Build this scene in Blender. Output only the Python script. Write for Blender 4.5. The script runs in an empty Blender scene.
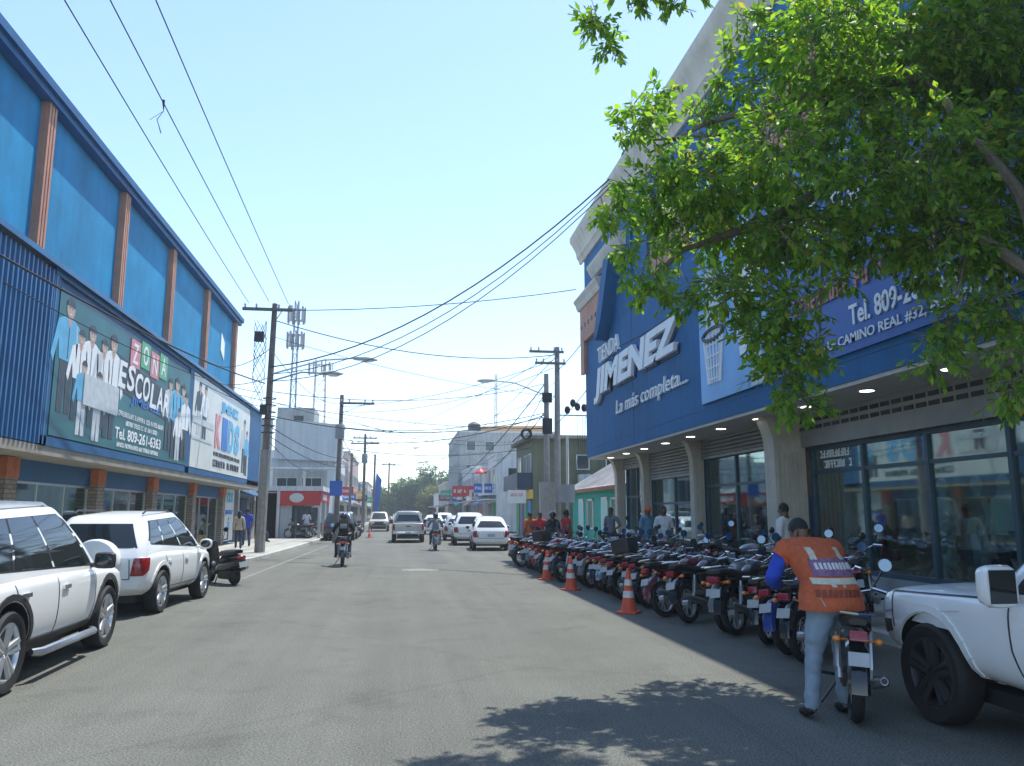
import bpy, bmesh, math, random
from mathutils import Vector, Matrix, noise
from mathutils.bvhtree import BVHTree
R = math.radians
random.seed(7)
scene = bpy.context.scene
# ---------------------------------------------------------------- camera, sky, sun, exposure
SUN = Vector((0.254, 0.25, 1.0)).normalized()          # direction towards the sun
cam_d = bpy.data.cameras.new('camera'); cam = bpy.data.objects.new('camera', cam_d)
scene.collection.objects.link(cam); scene.camera = cam
cam.location = (0, 0, 1.68)
PITCH, YAW = R(9.23), R(8.006)
fwd = Vector((math.sin(YAW)*math.cos(PITCH), math.cos(YAW)*math.cos(PITCH), math.sin(PITCH)))
cam.rotation_euler = fwd.to_track_quat('-Z', 'Y').to_euler()
cam_d.sensor_width = 36; cam_d.lens = 28.125; cam_d.clip_start = 0.05; cam_d.clip_end = 6000
world = bpy.data.worlds.new('World'); scene.world = world; world.use_nodes = True
wn = world.node_tree; bg = wn.nodes['Background']
sky = wn.nodes.new('ShaderNodeTexSky'); sky.sky_type = 'NISHITA'; sky.sun_disc = False
sky.sun_elevation = math.asin(SUN.z); sky.sun_rotation = math.atan2(SUN.x, SUN.y)
sky.air_density = 1.0; sky.dust_density = .3; sky.ozone_density = 1.7
wn.links.new(sky.outputs[0], bg.inputs[0]); bg.inputs[1].default_value = 0.14
sun_d = bpy.data.lights.new('sun', 'SUN'); sun_d.energy = 2.75; sun_d.angle = R(0.5); sun_d.color = (1, .975, .90)
sun = bpy.data.objects.new('sun', sun_d); scene.collection.objects.link(sun)
sun.rotation_euler = (-SUN).to_track_quat('-Z', 'Y').to_euler()
vs = scene.view_settings; vs.view_transform = 'Standard'; vs.look = 'None'; vs.gamma = 1; vs.use_curve_mapping = False
vs.exposure = 1.24
try:
    scene.cycles.use_denoising = True
    scene.cycles.max_bounces = 6; scene.cycles.transparent_max_bounces = 12
    scene.cycles.volume_bounces = 0
except Exception: pass

# ---------------------------------------------------------------- helpers
COL = scene.collection
def link(o): COL.objects.link(o); return o
def tag(o, label=None, cat=None, group=None, kind=None):
    if label: o['label'] = label
    if cat: o['category'] = cat
    if group: o['group'] = group
    if kind: o['kind'] = kind
    return o
def empty(name, loc=(0, 0, 0), rz=0, label=None, cat=None, group=None):
    o = bpy.data.objects.new(name, None); link(o); o.location = loc; o.rotation_euler = (0, 0, rz)
    o.empty_display_size = .2
    return tag(o, label, cat, group)
def kids(o): return [c for c in COL.objects if c.parent == o]
CH = {}
def copy_tree(o, parent=None, loc=None, rz=None, label=None):
    c = o.copy(); link(c)
    if parent: c.parent = parent; c.matrix_parent_inverse = o.matrix_parent_inverse.copy()
    if loc is not None: c.location = loc
    if rz is not None: c.rotation_euler = (0, 0, rz)
    if label: c['label'] = label
    for k in CH.get(o.name, []): copy_tree(k, c)
    if parent: CH.setdefault(parent.name, []).append(c)
    return c

class MB:
    """collects shapes, links them as one mesh object"""
    def __init__(s): s.v = []; s.f = []; s.m = []
    def add(s, vs, fs, m=0):
        b = len(s.v); s.v += [tuple(p) for p in vs]
        for f in fs: s.f.append([b+i for i in f]); s.m.append(m)
    def box(s, x0, x1, y0, y1, z0, z1, m=0):
        s.add([(x0,y0,z0),(x1,y0,z0),(x1,y1,z0),(x0,y1,z0),(x0,y0,z1),(x1,y0,z1),(x1,y1,z1),(x0,y1,z1)],
              [(0,3,2,1),(4,5,6,7),(0,1,5,4),(1,2,6,5),(2,3,7,6),(3,0,4,7)], m)
        return s
    def obox(s, c, sx, sy, sz, M=None, m=0):
        c = Vector(c); vs = []
        for z in (-.5,.5):
            for x, y in ((-.5,-.5),(.5,-.5),(.5,.5),(-.5,.5)):
                p = Vector((x*sx, y*sy, z*sz)); vs.append(c + (M @ p if M else p))
        s.add(vs, [(0,3,2,1),(4,5,6,7),(0,1,5,4),(1,2,6,5),(2,3,7,6),(3,0,4,7)], m); return s
    def tube(s, pts, rad, n=8, m=0, cap=True, flat=1.0):
        pts = [Vector(p) for p in pts]
        if not hasattr(rad, '__len__'): rad = [rad]*len(pts)
        d = (pts[1]-pts[0]).normalized()
        a = d.orthogonal().normalized(); vs = []; fs = []
        for i, p in enumerate(pts):
            t = (pts[min(i+1, len(pts)-1)] - pts[max(i-1, 0)])
            t = t.normalized() if t.length > 1e-9 else d
            a = (a - t*a.dot(t)); a = a.normalized() if a.length > 1e-6 else t.orthogonal().normalized()
            b = t.cross(a)
            for k in range(n):
                g = 2*math.pi*k/n
                vs.append(p + (a*math.cos(g) + b*math.sin(g)*flat)*rad[i])
        for i in range(len(pts)-1):
            for k in range(n):
                fs.append((i*n+k, i*n+(k+1)%n, (i+1)*n+(k+1)%n, (i+1)*n+k))
        if cap:
            fs.append(tuple(reversed(range(n)))); fs.append(tuple((len(pts)-1)*n+k for k in range(n)))
        s.add(vs, fs, m); return s
    def lathe(s, prof, o=(0,0,0), ax=(0,0,1), n=20, m=0, cap=True):
        o = Vector(o); ax = Vector(ax).normalized(); a = ax.orthogonal().normalized(); b = ax.cross(a); vs = []; fs = []
        for r, h in prof:
            for k in range(n):
                g = 2*math.pi*k/n; vs.append(o + ax*h + (a*math.cos(g)+b*math.sin(g))*max(r, 1e-4))
        for i in range(len(prof)-1):
            for k in range(n): fs.append((i*n+k, i*n+(k+1)%n, (i+1)*n+(k+1)%n, (i+1)*n+k))
        if cap and prof[0][0] > 1e-3 and prof[0] != prof[-1]:
            fs.append(tuple(reversed(range(n)))); fs.append(tuple((len(prof)-1)*n+k for k in range(n)))
        s.add(vs, fs, m); return s
    def ell(s, c, r, M=None, n=12, m=0):
        c = Vector(c); vs = []; fs = []; h = n//2+1
        for i in range(h+1):
            th = math.pi*i/h
            for k in range(n):
                g = 2*math.pi*k/n
                p = Vector((r[0]*max(math.sin(th),.002)*math.cos(g), r[1]*max(math.sin(th),.002)*math.sin(g), r[2]*math.cos(th)))
                vs.append(c + (M @ p if M else p))
        for i in range(h):
            for k in range(n): fs.append((i*n+k, (i+1)*n+k, (i+1)*n+(k+1)%n, i*n+(k+1)%n))
        s.add(vs, fs, m); return s
    def prism(s, poly, fn, d0, d1, m=0):
        """poly in 2D, fn(a, b, d) -> 3D; extruded from d0 to d1"""
        n = len(poly)
        vs = [fn(a, b, d0) for a, b in poly] + [fn(a, b, d1) for a, b in poly]
        s.add(vs, [tuple(reversed(range(n))), tuple(range(n, 2*n))] + [(i, (i+1)%n, n+(i+1)%n, n+i) for i in range(n)], m); return s
    def loft(s, rings, m=0, cap=True, closed=True):
        n = len(rings[0]); vs = [p for r in rings for p in r]; fs = []
        for i in range(len(rings)-1):
            for k in range(n if closed else n-1):
                fs.append((i*n+k, i*n+(k+1)%n, (i+1)*n+(k+1)%n, (i+1)*n+k))
        if cap: fs.append(tuple(reversed(range(n)))); fs.append(tuple((len(rings)-1)*n+k for k in range(n)))
        s.add(vs, fs, m); return s
    def build(s, name, mats, parent=None, world=False, angle=35, bevel=0, label=None, recalc=True):
        me = bpy.data.meshes.new(name); me.from_pydata(s.v, [], s.f)
        if not isinstance(mats, (list, tuple)): mats = [mats]
        for q in mats: me.materials.append(q)
        for p, i in zip(me.polygons, s.m): p.material_index = i
        if bevel or recalc:
            bm = bmesh.new(); bm.from_mesh(me)
            bmesh.ops.recalc_face_normals(bm, faces=bm.faces)
            if bevel:
                es = [e for e in bm.edges if len(e.link_faces) == 2 and e.calc_face_angle(0) > R(40)]
                bmesh.ops.bevel(bm, geom=es, offset=bevel, segments=2, affect='EDGES', profile=.6, clamp_overlap=True)
            bm.to_mesh(me); bm.free()
        return place(me, name, parent, world, angle, label)
def place(me, name, parent=None, world=False, angle=35, label=None):
    if angle:
        for p in me.polygons: p.use_smooth = True
        me.set_sharp_from_angle(angle=R(angle))
    o = bpy.data.objects.new(name, me); link(o)
    if parent:
        o.parent = parent; CH.setdefault(parent.name, []).append(o)
        if world:
            q = parent; L = Vector((0,0,0))
            while q: L += q.location; q = q.parent
            o.location = -L
    if label: o['label'] = label
    return o
def fx(x0):  return lambda a, b, d: (x0+d, a, b)       # polygons drawn in the y-z plane
def fy(y0):  return lambda a, b, d: (a, y0+d, b)       # polygons drawn in the x-z plane
def fz(z0):  return lambda a, b, d: (a, b, z0+d)

def mat(name, col, rough=.6, metal=0., var=.12, scale=5., bump=0., coat=0., spec=.5, emit=0, streak=0., coords='Object', detail=5):
    m = bpy.data.materials.new(name); m.use_nodes = True; nt = m.node_tree; n = nt.nodes; L = nt.links
    b = n['Principled BSDF']; b.inputs['Roughness'].default_value = rough; b.inputs['Metallic'].default_value = metal
    b.inputs['Specular IOR Level'].default_value = spec
    if coat: b.inputs['Coat Weight'].default_value = coat; b.inputs['Coat Roughness'].default_value = .04
    c = Vector(col[:3])
    tc = n.new('ShaderNodeTexCoord'); nz = n.new('ShaderNodeTexNoise'); nz.inputs['Scale'].default_value = scale
    nz.inputs['Detail'].default_value = detail; nz.inputs['Roughness'].default_value = .65
    src = tc.outputs[coords]
    L.new(src, nz.inputs['Vector'])
    rp = n.new('ShaderNodeValToRGB'); rp.color_ramp.elements[0].position = .3; rp.color_ramp.elements[1].position = .7
    rp.color_ramp.elements[0].color = (*[max(0, x*(1-var)) for x in c], 1); rp.color_ramp.elements[1].color = (*[min(1, x*(1+var)) for x in c], 1)
    L.new(nz.outputs['Fac'], rp.inputs[0]); out = rp.outputs[0]
    if streak:                                          # weather streaks running down the wall
        mp = n.new('ShaderNodeMapping'); mp.inputs['Scale'].default_value = (2.2, 2.2, .12); L.new(src, mp.inputs[0])
        n2 = n.new('ShaderNodeTexNoise'); n2.inputs['Scale'].default_value = 1.6; n2.inputs['Detail'].default_value = 6; L.new(mp.outputs[0], n2.inputs['Vector'])
        r2 = n.new('ShaderNodeValToRGB'); r2.color_ramp.elements[0].position = .42; r2.color_ramp.elements[1].position = .72
        L.new(n2.outputs['Fac'], r2.inputs[0])
        mx = n.new('ShaderNodeMix'); mx.data_type = 'RGBA'; mx.blend_type = 'MULTIPLY'
        L.new(r2.outputs[0], mx.inputs[0]); L.new(out, mx.inputs[6]); k = 1-streak; mx.inputs[7].default_value = (k, k, k, 1); out = mx.outputs[2]
    L.new(out, b.inputs['Base Color'])
    if bump:
        bp = n.new('ShaderNodeBump'); bp.inputs['Strength'].default_value = bump; bp.inputs['Distance'].default_value = .02
        n3 = n.new('ShaderNodeTexNoise'); n3.inputs['Scale'].default_value = scale*9; n3.inputs['Detail'].default_value = 4
        L.new(src, n3.inputs['Vector']); L.new(n3.outputs['Fac'], bp.inputs['Height']); L.new(bp.outputs[0], b.inputs['Normal'])
    if emit:
        b.inputs['Emission Color'].default_value = (*c, 1); b.inputs['Emission Strength'].default_value = emit
    return m
def glass_mat(name, tint=(.74,.86,.86), refl=.05, rough=.03):
    m = bpy.data.materials.new(name); m.use_nodes = True; nt = m.node_tree; n = nt.nodes; L = nt.links
    n.remove(n['Principled BSDF']); out = n['Material Output']
    tr = n.new('ShaderNodeBsdfTransparent'); tr.inputs[0].default_value = (*tint, 1)
    gl = n.new('ShaderNodeBsdfGlossy'); gl.inputs['Roughness'].default_value = rough; gl.inputs[0].default_value = (.9,.95,.95,1)
    lw = n.new('ShaderNodeLayerWeight'); lw.inputs[0].default_value = .35
    ma = n.new('ShaderNodeMath'); ma.operation = 'MULTIPLY_ADD'; ma.inputs[1].default_value = .6; ma.inputs[2].default_value = refl
    L.new(lw.outputs['Fresnel'], ma.inputs[0]); ma.use_clamp = True
    mx = n.new('ShaderNodeMixShader'); L.new(ma.outputs[0], mx.inputs[0]); L.new(tr.outputs[0], mx.inputs[1]); L.new(gl.outputs[0], mx.inputs[2])
    L.new(mx.outputs[0], out.inputs[0]); return m
def brick_mat(name, c1, c2, mortar, scale=1., w=.4, h=.12, axis='yz'):
    m = bpy.data.materials.new(name); m.use_nodes = True; nt = m.node_tree; n = nt.nodes; L = nt.links
    b = n['Principled BSDF']; b.inputs['Roughness'].default_value = .85
    tc = n.new('ShaderNodeTexCoord'); sp = n.new('ShaderNodeSeparateXYZ'); cb = n.new('ShaderNodeCombineXYZ'); ad = n.new('ShaderNodeMath')
    L.new(tc.outputs['Object'], sp.inputs[0]); L.new(sp.outputs[0], ad.inputs[0]); L.new(sp.outputs[1], ad.inputs[1])
    L.new(ad.outputs[0], cb.inputs[0]); L.new(sp.outputs[2], cb.inputs[1])
    br = n.new('ShaderNodeTexBrick'); L.new(cb.outputs[0], br.inputs['Vector'])
    br.inputs['Color1'].default_value = (*c1, 1); br.inputs['Color2'].default_value = (*c2, 1); br.inputs['Mortar'].default_value = (*mortar, 1)
    br.inputs['Scale'].default_value = scale; br.inputs['Brick Width'].default_value = w; br.inputs['Row Height'].default_value = h; br.inputs['Mortar Size'].default_value = .012
    L.new(br.outputs[0], b.inputs['Base Color'])
    bp = n.new('ShaderNodeBump'); bp.inputs['Strength'].default_value = .5; bp.inputs['Distance'].default_value = .02; L.new(br.outputs['Fac'], bp.inputs['Height']); bp.invert = True
    L.new(bp.outputs[0], b.inputs['Normal']); return m
def text(name, s, y0, y1, z, h, x, side, material, parent, ext=.02, shear=0, bold=0., x_front=False, rise=0.):
    """raised lettering on a wall that faces the street; side -1: wall left of the street, reading towards +y"""
    cu = bpy.data.curves.new(name, 'FONT'); cu.body = s; cu.extrude = ext; cu.shear = shear; cu.offset = bold; cu.size = 1
    cu.resolution_u = 3
    t = bpy.data.objects.new(name, cu); link(t)
    me = bpy.data.meshes.new_from_object(t.evaluated_get(bpy.context.evaluated_depsgraph_get()))
    COL.objects.unlink(t); bpy.data.objects.remove(t)
    xs = [v.co.x for v in me.vertices]; ys = [v.co.y for v in me.vertices]
    a0, a1, b0, b1 = min(xs), max(xs), min(ys), max(ys)
    w = abs(y1-y0)
    for v in me.vertices:
        u = (v.co.x-a0)/(a1-a0)*w; q = (v.co.y-b0)/(b1-b0)*h + u*rise; d = v.co.z
        if side < 0: v.co = (x+d, min(y0, y1)+u, z+q)
        elif side > 0: v.co = (x-d, max(y0, y1)-u, z+q)
        else: v.co = (min(y0, y1)+u, x-d, z+q)
    me.materials.clear(); me.materials.append(material)
    return place(me, name, parent, True, 30)

def scribble(y0, y1, z, h, x, side, material, parent, ext=.008):
    """a line of lettering too small or worn to read: letter-sized strokes"""
    mb = MB(); lo, hi = min(y0, y1), max(y0, y1); u = 0; w = hi-lo; rg = random.Random(int(lo*100)+int(z*100))
    def q(a0, a1, b0, b1):
        if side < 0: mb.box(x, x+ext, lo+a0, lo+a1, z+b0, z+b1)
        elif side > 0: mb.box(x-ext, x, hi-a1, hi-a0, z+b0, z+b1)
        else: mb.box(lo+a0, lo+a1, x-ext, x, z+b0, z+b1)
    t = h*.2
    while u < w-h*.5:
        if rg.random() < .14: u += h*.45; continue
        k = rg.randrange(5); c = h*.55
        q(u, u+t, 0, h)
        if k in (0,1,3): q(u+t, u+c, h-t, h)
        if k in (1,2,4): q(u+t, u+c, 0, t)
        if k in (0,2): q(u+c-t, u+c, 0 if k == 0 else t, h-t)
        if k in (3,4): q(u+t, u+c*.9, h*.42, h*.42+t)
        u += h*.72
    return mb.build('lettering', material, parent, world=True, angle=0)

# ---------------------------------------------------------------- materials
M = {}
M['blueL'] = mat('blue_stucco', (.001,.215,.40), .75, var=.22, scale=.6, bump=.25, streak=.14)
M['blueD'] = mat('deep_blue_paint', (.005,.09,.22), .6, var=.15, scale=1.5, streak=.15)
M['blueM'] = mat('blue_sheet_metal', (.006,.105,.26), .4, var=.12, scale=1.2, spec=.5, streak=.2)
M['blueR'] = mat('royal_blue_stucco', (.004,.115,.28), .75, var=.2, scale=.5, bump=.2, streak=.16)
M['salmon'] = mat('salmon_paint', (.50,.24,.15), .7, var=.15, scale=2, streak=.2)
M['cream'] = mat('cream_moulding', (.62,.57,.48), .8, var=.08, scale=1.2, streak=.18)
M['column'] = mat('fluted_stone', (.50,.46,.38), .8, var=.12, scale=3, streak=.2)
M['white'] = mat('white_paint_wall', (.66,.66,.63), .8, var=.08, scale=1.5, streak=.3)
M['lwhite'] = mat('white_lettering', (.78,.80,.80), .55, var=.04)
M['grey'] = mat('grey_render', (.30,.31,.31), .85, var=.15, scale=1.5, streak=.3)
M['palegrey'] = mat('pale_grey_sheet', (.47,.50,.50), .6, var=.06, scale=1, streak=.2)
M['olive'] = mat('olive_render', (.145,.15,.085), .85, var=.2, scale=1.2, streak=.35)
M['pinkwall'] = mat('pink_render', (.52,.40,.36), .85, var=.12, scale=1.2, streak=.3)
M['beige'] = mat('beige_render', (.50,.45,.37), .85, var=.12, scale=1.2, streak=.3)
M['teal'] = mat('teal_boards', (.015,.33,.25), .7, var=.15, scale=2, streak=.15)
M['tealtrim'] = mat('pale_teal_trim', (.35,.60,.55), .7)
M['zinc'] = mat('zinc_roof', (.62,.57,.52), .5, var=.25, scale=.8, metal=.1)
M['rust'] = mat('rusty_iron', (.30,.12,.05), .8, var=.35, scale=3)
M['concrete'] = mat('pole_concrete', (.30,.28,.25), .9, var=.2, scale=4, bump=.4, streak=.3)
M['wood'] = mat('grey_wood', (.19,.165,.14), .9, var=.3, scale=4, streak=.3)
M['walk'] = mat('pavement_concrete', (.34,.33,.29), .9, var=.2, scale=.9, bump=.3)
M['kerb'] = mat('kerb_stone', (.40,.39,.34), .9, var=.2, scale=2, bump=.3)
M['black'] = mat('black_rubber', (.012,.012,.013), .75, var=.3, scale=8)
M['plastic'] = mat('black_plastic', (.02,.02,.022), .5, var=.2, scale=6)
M['metal'] = mat('brushed_metal', (.45,.46,.47), .35, metal=.9, var=.1)
M['chrome'] = mat('chrome', (.7,.7,.7), .15, metal=1, var=.05)
M['alloy'] = mat('alloy_rim', (.55,.56,.57), .32, metal=.75, var=.06)
M['carwhite'] = mat('white_car_paint', (.74,.75,.74), .28, var=.03, scale=1.2, coat=.6)
M['cargrey'] = mat('taupe_car_paint', (.36,.35,.32), .3, metal=.3, var=.05, coat=.6)
M['cardark'] = mat('dark_blue_car_paint', (.02,.028,.04), .25, var=.05, coat=.7)
M['cartan'] = mat('tan_car_paint', (.42,.38,.31), .35, var=.05, coat=.4)
M['carsilver'] = mat('silver_car_paint', (.45,.46,.47), .3, metal=.5, var=.05, coat=.5)
M['carred'] = mat('red_car_paint', (.30,.02,.02), .3, var=.05, coat=.5)
M['tint'] = mat('tinted_glass', (.012,.016,.018), .04, var=.05, spec=.7)
M['lamp'] = mat('clear_lamp_glass', (.7,.72,.72), .1, var=.05, spec=.8, coat=.5)
M['redlamp'] = mat('red_lamp_glass', (.26,.01,.012), .15, var=.25, scale=20, coat=.6)
M['amber'] = mat('amber_lamp_glass', (.7,.2,.02), .2, var=.1, coat=.5)
M['plate'] = mat('licence_plate', (.38,.40,.40), .5, var=.12)
M['cone'] = mat('orange_cone_plastic', (.62,.085,.03), .55, var=.18, scale=6)
M['conewhite'] = mat('cone_reflective_band', (.60,.58,.55), .4, var=.2, scale=12)
M['mirror'] = mat('mirror_glass', (.16,.20,.25), .08, metal=1, var=.02)
M['dark'] = mat('dark_interior', (.045,.05,.05), .9, var=.3, scale=1.5)
M['red'] = mat('red_sign_paint', (.52,.03,.03), .5, var=.1)
M['yellow'] = mat('yellow_sign_paint', (.75,.45,.05), .5, var=.1)
M['bluesign'] = mat('blue_sign_paint', (.02,.12,.45), .5, var=.1)
M['navysign'] = mat('navy_sign_paint', (.015,.035,.07), .5, var=.1)
M['glass'] = glass_mat('shop_glass')
M['wire'] = mat('cable_rubber', (.02,.02,.022), .7, var=.2)
M['trunk'] = mat('tree_bark', (.17,.14,.11), .95, var=.35, scale=5, bump=.8, streak=.2)
# ---------------------------------------------------------------- the setting
def asphalt():
    m = bpy.data.materials.new('asphalt'); m.use_nodes = True; nt = m.node_tree; n = nt.nodes; L = nt.links
    b = n['Principled BSDF']; b.inputs['Roughness'].default_value = .92; b.inputs['Specular IOR Level'].default_value = .25
    tc = n.new('ShaderNodeTexCoord')
    def nz(scale, det, sc=None):
        q = n.new('ShaderNodeTexNoise'); q.inputs['Scale'].default_value = scale; q.inputs['Detail'].default_value = det; q.inputs['Roughness'].default_value = .7
        if sc:
            mp = n.new('ShaderNodeMapping'); mp.inputs['Scale'].default_value = sc; L.new(tc.outputs['Object'], mp.inputs[0]); L.new(mp.outputs[0], q.inputs['Vector'])
        else: L.new(tc.outputs['Object'], q.inputs['Vector'])
        return q
    def ramp(src, p0, c0, p1, c1):
        r = n.new('ShaderNodeValToRGB'); e = r.color_ramp.elements; e[0].position = p0; e[1].position = p1; e[0].color = (*c0, 1); e[1].color = (*c1, 1); L.new(src, r.inputs[0]); return r.outputs[0]
    def mul(a, c, f=1.):
        x = n.new('ShaderNodeMix'); x.data_type = 'RGBA'; x.blend_type = 'MULTIPLY'; x.inputs[0].default_value = f; L.new(a, x.inputs[6]); L.new(c, x.inputs[7]); return x.outputs[2]
    base = ramp(nz(.35, 6).outputs['Fac'], .3, (.122,.124,.106), .72, (.155,.156,.135))
    agg = ramp(nz(60, 4).outputs['Fac'], .40, (.50,.50,.50), .62, (1.5,1.5,1.5))
    lane = ramp(nz(.9, 4, (1.2,.05,1)).outputs['Fac'], .35, (.90,.90,.90), .65, (1.1,1.1,1.1))
    stain = ramp(nz(1.1, 7).outputs['Fac'], .33, (.74,.74,.73), .47, (1,1,1))
    v = n.new('ShaderNodeTexVoronoi'); v.feature = 'DISTANCE_TO_EDGE'; v.inputs['Scale'].default_value = .09
    wp = n.new('ShaderNodeMix'); wp.data_type = 'RGBA'; wp.inputs[0].default_value = .08; L.new(tc.outputs['Object'], wp.inputs[6]); L.new(nz(3, 4).outputs['Color'], wp.inputs[7]); L.new(wp.outputs[2], v.inputs['Vector'])
    crack = ramp(v.outputs['Distance'], 0., (.89,.89,.89), .002, (1,1,1))
    c = mul(base, agg, .9); c = mul(c, lane); c = mul(c, stain, .7); c = mul(c, crack)
    L.new(c, b.inputs['Base Color'])
    bp = n.new('ShaderNodeBump'); bp.inputs['Strength'].default_value = .8; bp.inputs['Distance'].default_value = .015
    L.new(nz(45, 4).outputs['Fac'], bp.inputs['Height']); L.new(bp.outputs[0], b.inputs['Normal'])
    return m
M['asphalt'] = asphalt()
M['soil'] = mat('dry_ground', (.22,.20,.15), .95, var=.25, scale=.3)
o = MB().box(-2500, 2500, -2500, 2500, -.5, -.03).build('ground', M['soil']); tag(o, kind='structure')
o = MB().box(-13, 13, -30, 230, -.2, 0).build('road', M['asphalt']); tag(o, kind='structure')
o = MB().box(-240, 240, 60.5, 66.5, -.25, .003).build('cross_road', M['asphalt']); tag(o, kind='structure')
# pavements with kerb
LK = [(-5.95,-30),(-5.95,26.2),(-5.7,27.6),(-5.15,28.6),(-4.95,30),(-4.75,38),(-4.55,60)]
def pave(name, edge, xin, inner_sign):
    z = .14; k = MB(); w = .16*inner_sign
    mb = MB(); n = len(edge)
    for (x0, y0), (x1, y1) in zip(edge[:-1], edge[1:]):
        mb.add([(x0+w,y0,z),(x1+w,y1,z),(xin,y1,z),(xin,y0,z),(x0+w,y0,-.1),(x1+w,y1,-.1)], [(0,1,2,3)])
        k.add([(x0,y0,-.1),(x1,y1,-.1),(x1,y1,z-.015),(x0,y0,z-.015),(x0+w*.15,y0,z+.004),(x1+w*.15,y1,z+.004),(x0+w,y0,z+.004),(x1+w,y1,z+.004),(x0+w,y0,-.1),(x1+w,y1,-.1)],
              [(0,1,2,3),(3,2,5,4),(4,5,7,6),(6,7,9,8)])
    a, b = edge[0], edge[-1]
    for (x, y) in (a, b): k.add([(x,y,-.1),(x+w,y,-.1),(x+w,y,z+.002),(x,y,z-.015)], [(0,1,2,3)])
    mb.box(min(b[0],xin), max(b[0],xin), b[1]-.1, b[1], -.1, z-.002)
    tag(mb.build(name, M['walk'], angle=0), kind='structure'); tag(k.build('kerb', M['kerb'], angle=20), kind='structure')
pave('pavement', LK, -22, -1)
pave('pavement', [(-4.4,67),(-4.2,228)], -26, -1)
pave('pavement', [(6.3,-30),(6.3,33.5),(6.0,36),(6.0,60)], 22, 1)
pave('pavement', [(5.9,67),(5.9,228)], 26, 1)
M['patch'] = mat('asphalt_patch', (.108,.113,.102), .95, var=.3, scale=18, bump=.5); M['oil'] = mat('oil_stain', (.085,.088,.080), .8, var=.35, scale=5)
def blob(x, y, rx, ry, n=22): return [(x+rx*(1+.28*noise.noise(Vector((x+i*.7,y,1))))*math.cos(2*math.pi*i/n), y+ry*(1+.28*noise.noise(Vector((x,y+i*.7,2))))*math.sin(2*math.pi*i/n)) for i in range(n)]
for x, y, w, l in ((1.4,31,.4,3.2),(-2.4,36,.8,1.2)):
    tag(MB().prism([(x-w,y-l),(x+w*.9,y-l*1.02),(x+w,y+l),(x-w*.95,y+l*.97)], fz(0), .002, .0045).build('road_patch', M['patch']), kind='structure')
# worn lane line and a pale round manhole cover set in the road
M['worn'] = mat('worn_road_paint', (.19,.19,.165), .9, var=.35, scale=6)
tag(MB().prism([(-4.0,22),(-3.9,22),(-3.55,44),(-3.65,44)], fz(0), .002, .004).build('lane_line', M['worn']), kind='structure')
mh = MB().lathe([(.0,.012),(.40,.012),(.42,.006),(.44,.012),(.55,.010),(.56,.0)], (.69,24.6,0), n=32)
tag(mh.build('manhole_cover', M['worn']), 'pale round manhole cover set in the asphalt', 'manhole cover')

# ---------------------------------------------------------------- blue store left of the street
def P(b, name, mb, m, **k): return mb.build(name, m, b, world=True, **k)
bL = empty('store_building', (-9, 26, 0), 0, 'long blue store with salmon pilasters and two banners over its shopfront', 'building')
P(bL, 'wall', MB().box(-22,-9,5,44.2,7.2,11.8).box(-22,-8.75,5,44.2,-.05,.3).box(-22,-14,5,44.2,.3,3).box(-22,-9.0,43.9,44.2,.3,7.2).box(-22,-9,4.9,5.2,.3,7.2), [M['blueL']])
P(bL, 'roof', MB().box(-22.2,-8.72,4.8,44.5,11.8,11.98).box(-22.2,-8.62,4.7,44.6,11.98,12.2).box(-22.0,-9,5,44.3,12.2,12.3), M['blueD'])
for y in (8.9, 14.6, 20.2, 25.95, 31.5, 37.3, 43.75):
    mb = MB().box(-9,-8.86,y-.23,y+.23,7.3,11.8)
    for q in (-.16, 0, .16): mb.box(-8.87,-8.80,y+q-.05,y+q+.05,7.3,11.8)
    P(bL, 'pilaster', mb, M['salmon'])
# projecting sign band
P(bL, 'sign_band', MB().box(-9.0,-7.62,5,45.3,3.12,7.0).box(-7.62,-7.55,18.2,45.35,6.88,7.1).box(-7.62,-7.57,30.0,30.5,3.12,6.9).box(-7.62,-7.57,42.0,45.35,3.12,6.9).box(-7.62,-7.57,18.2,18.5,3.12,6.9).box(-7.62,-7.57,18.2,45.3,3.12,3.33), M['blueD'])
mb = MB(); pr = []                                      # corrugated sheet
y = 5.0
while y < 18.2:
    pr += [(y,0),(y+.05,0),(y+.09,.05),(y+.15,.05),(y+.19,0)]; y += .2
for (ya, da), (yb, db) in zip(pr[:-1], pr[1:]):
    mb.add([(-7.61+da,ya,3.14),(-7.61+db,yb,3.14),(-7.61+db,yb,6.95),(-7.61+da,ya,6.95)], [(0,1,2,3)])
P(bL, 'corrugated_sheet', mb, M['blueM'], angle=0)
P(bL, 'canopy_roof', MB().prism([(-7.45,7.0),(-7.45,7.12),(-9.0,7.75),(-9.0,7.55)], fy(0), 5, 45.4), M['blueM'])
M['fasciagrey'] = mat('weathered_beam', (.27,.25,.20), .8, var=.2, scale=2)
P(bL, 'beam', MB().box(-8.9,-7.6,5,45.3,2.92,3.118), M['fasciagrey'])
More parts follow.
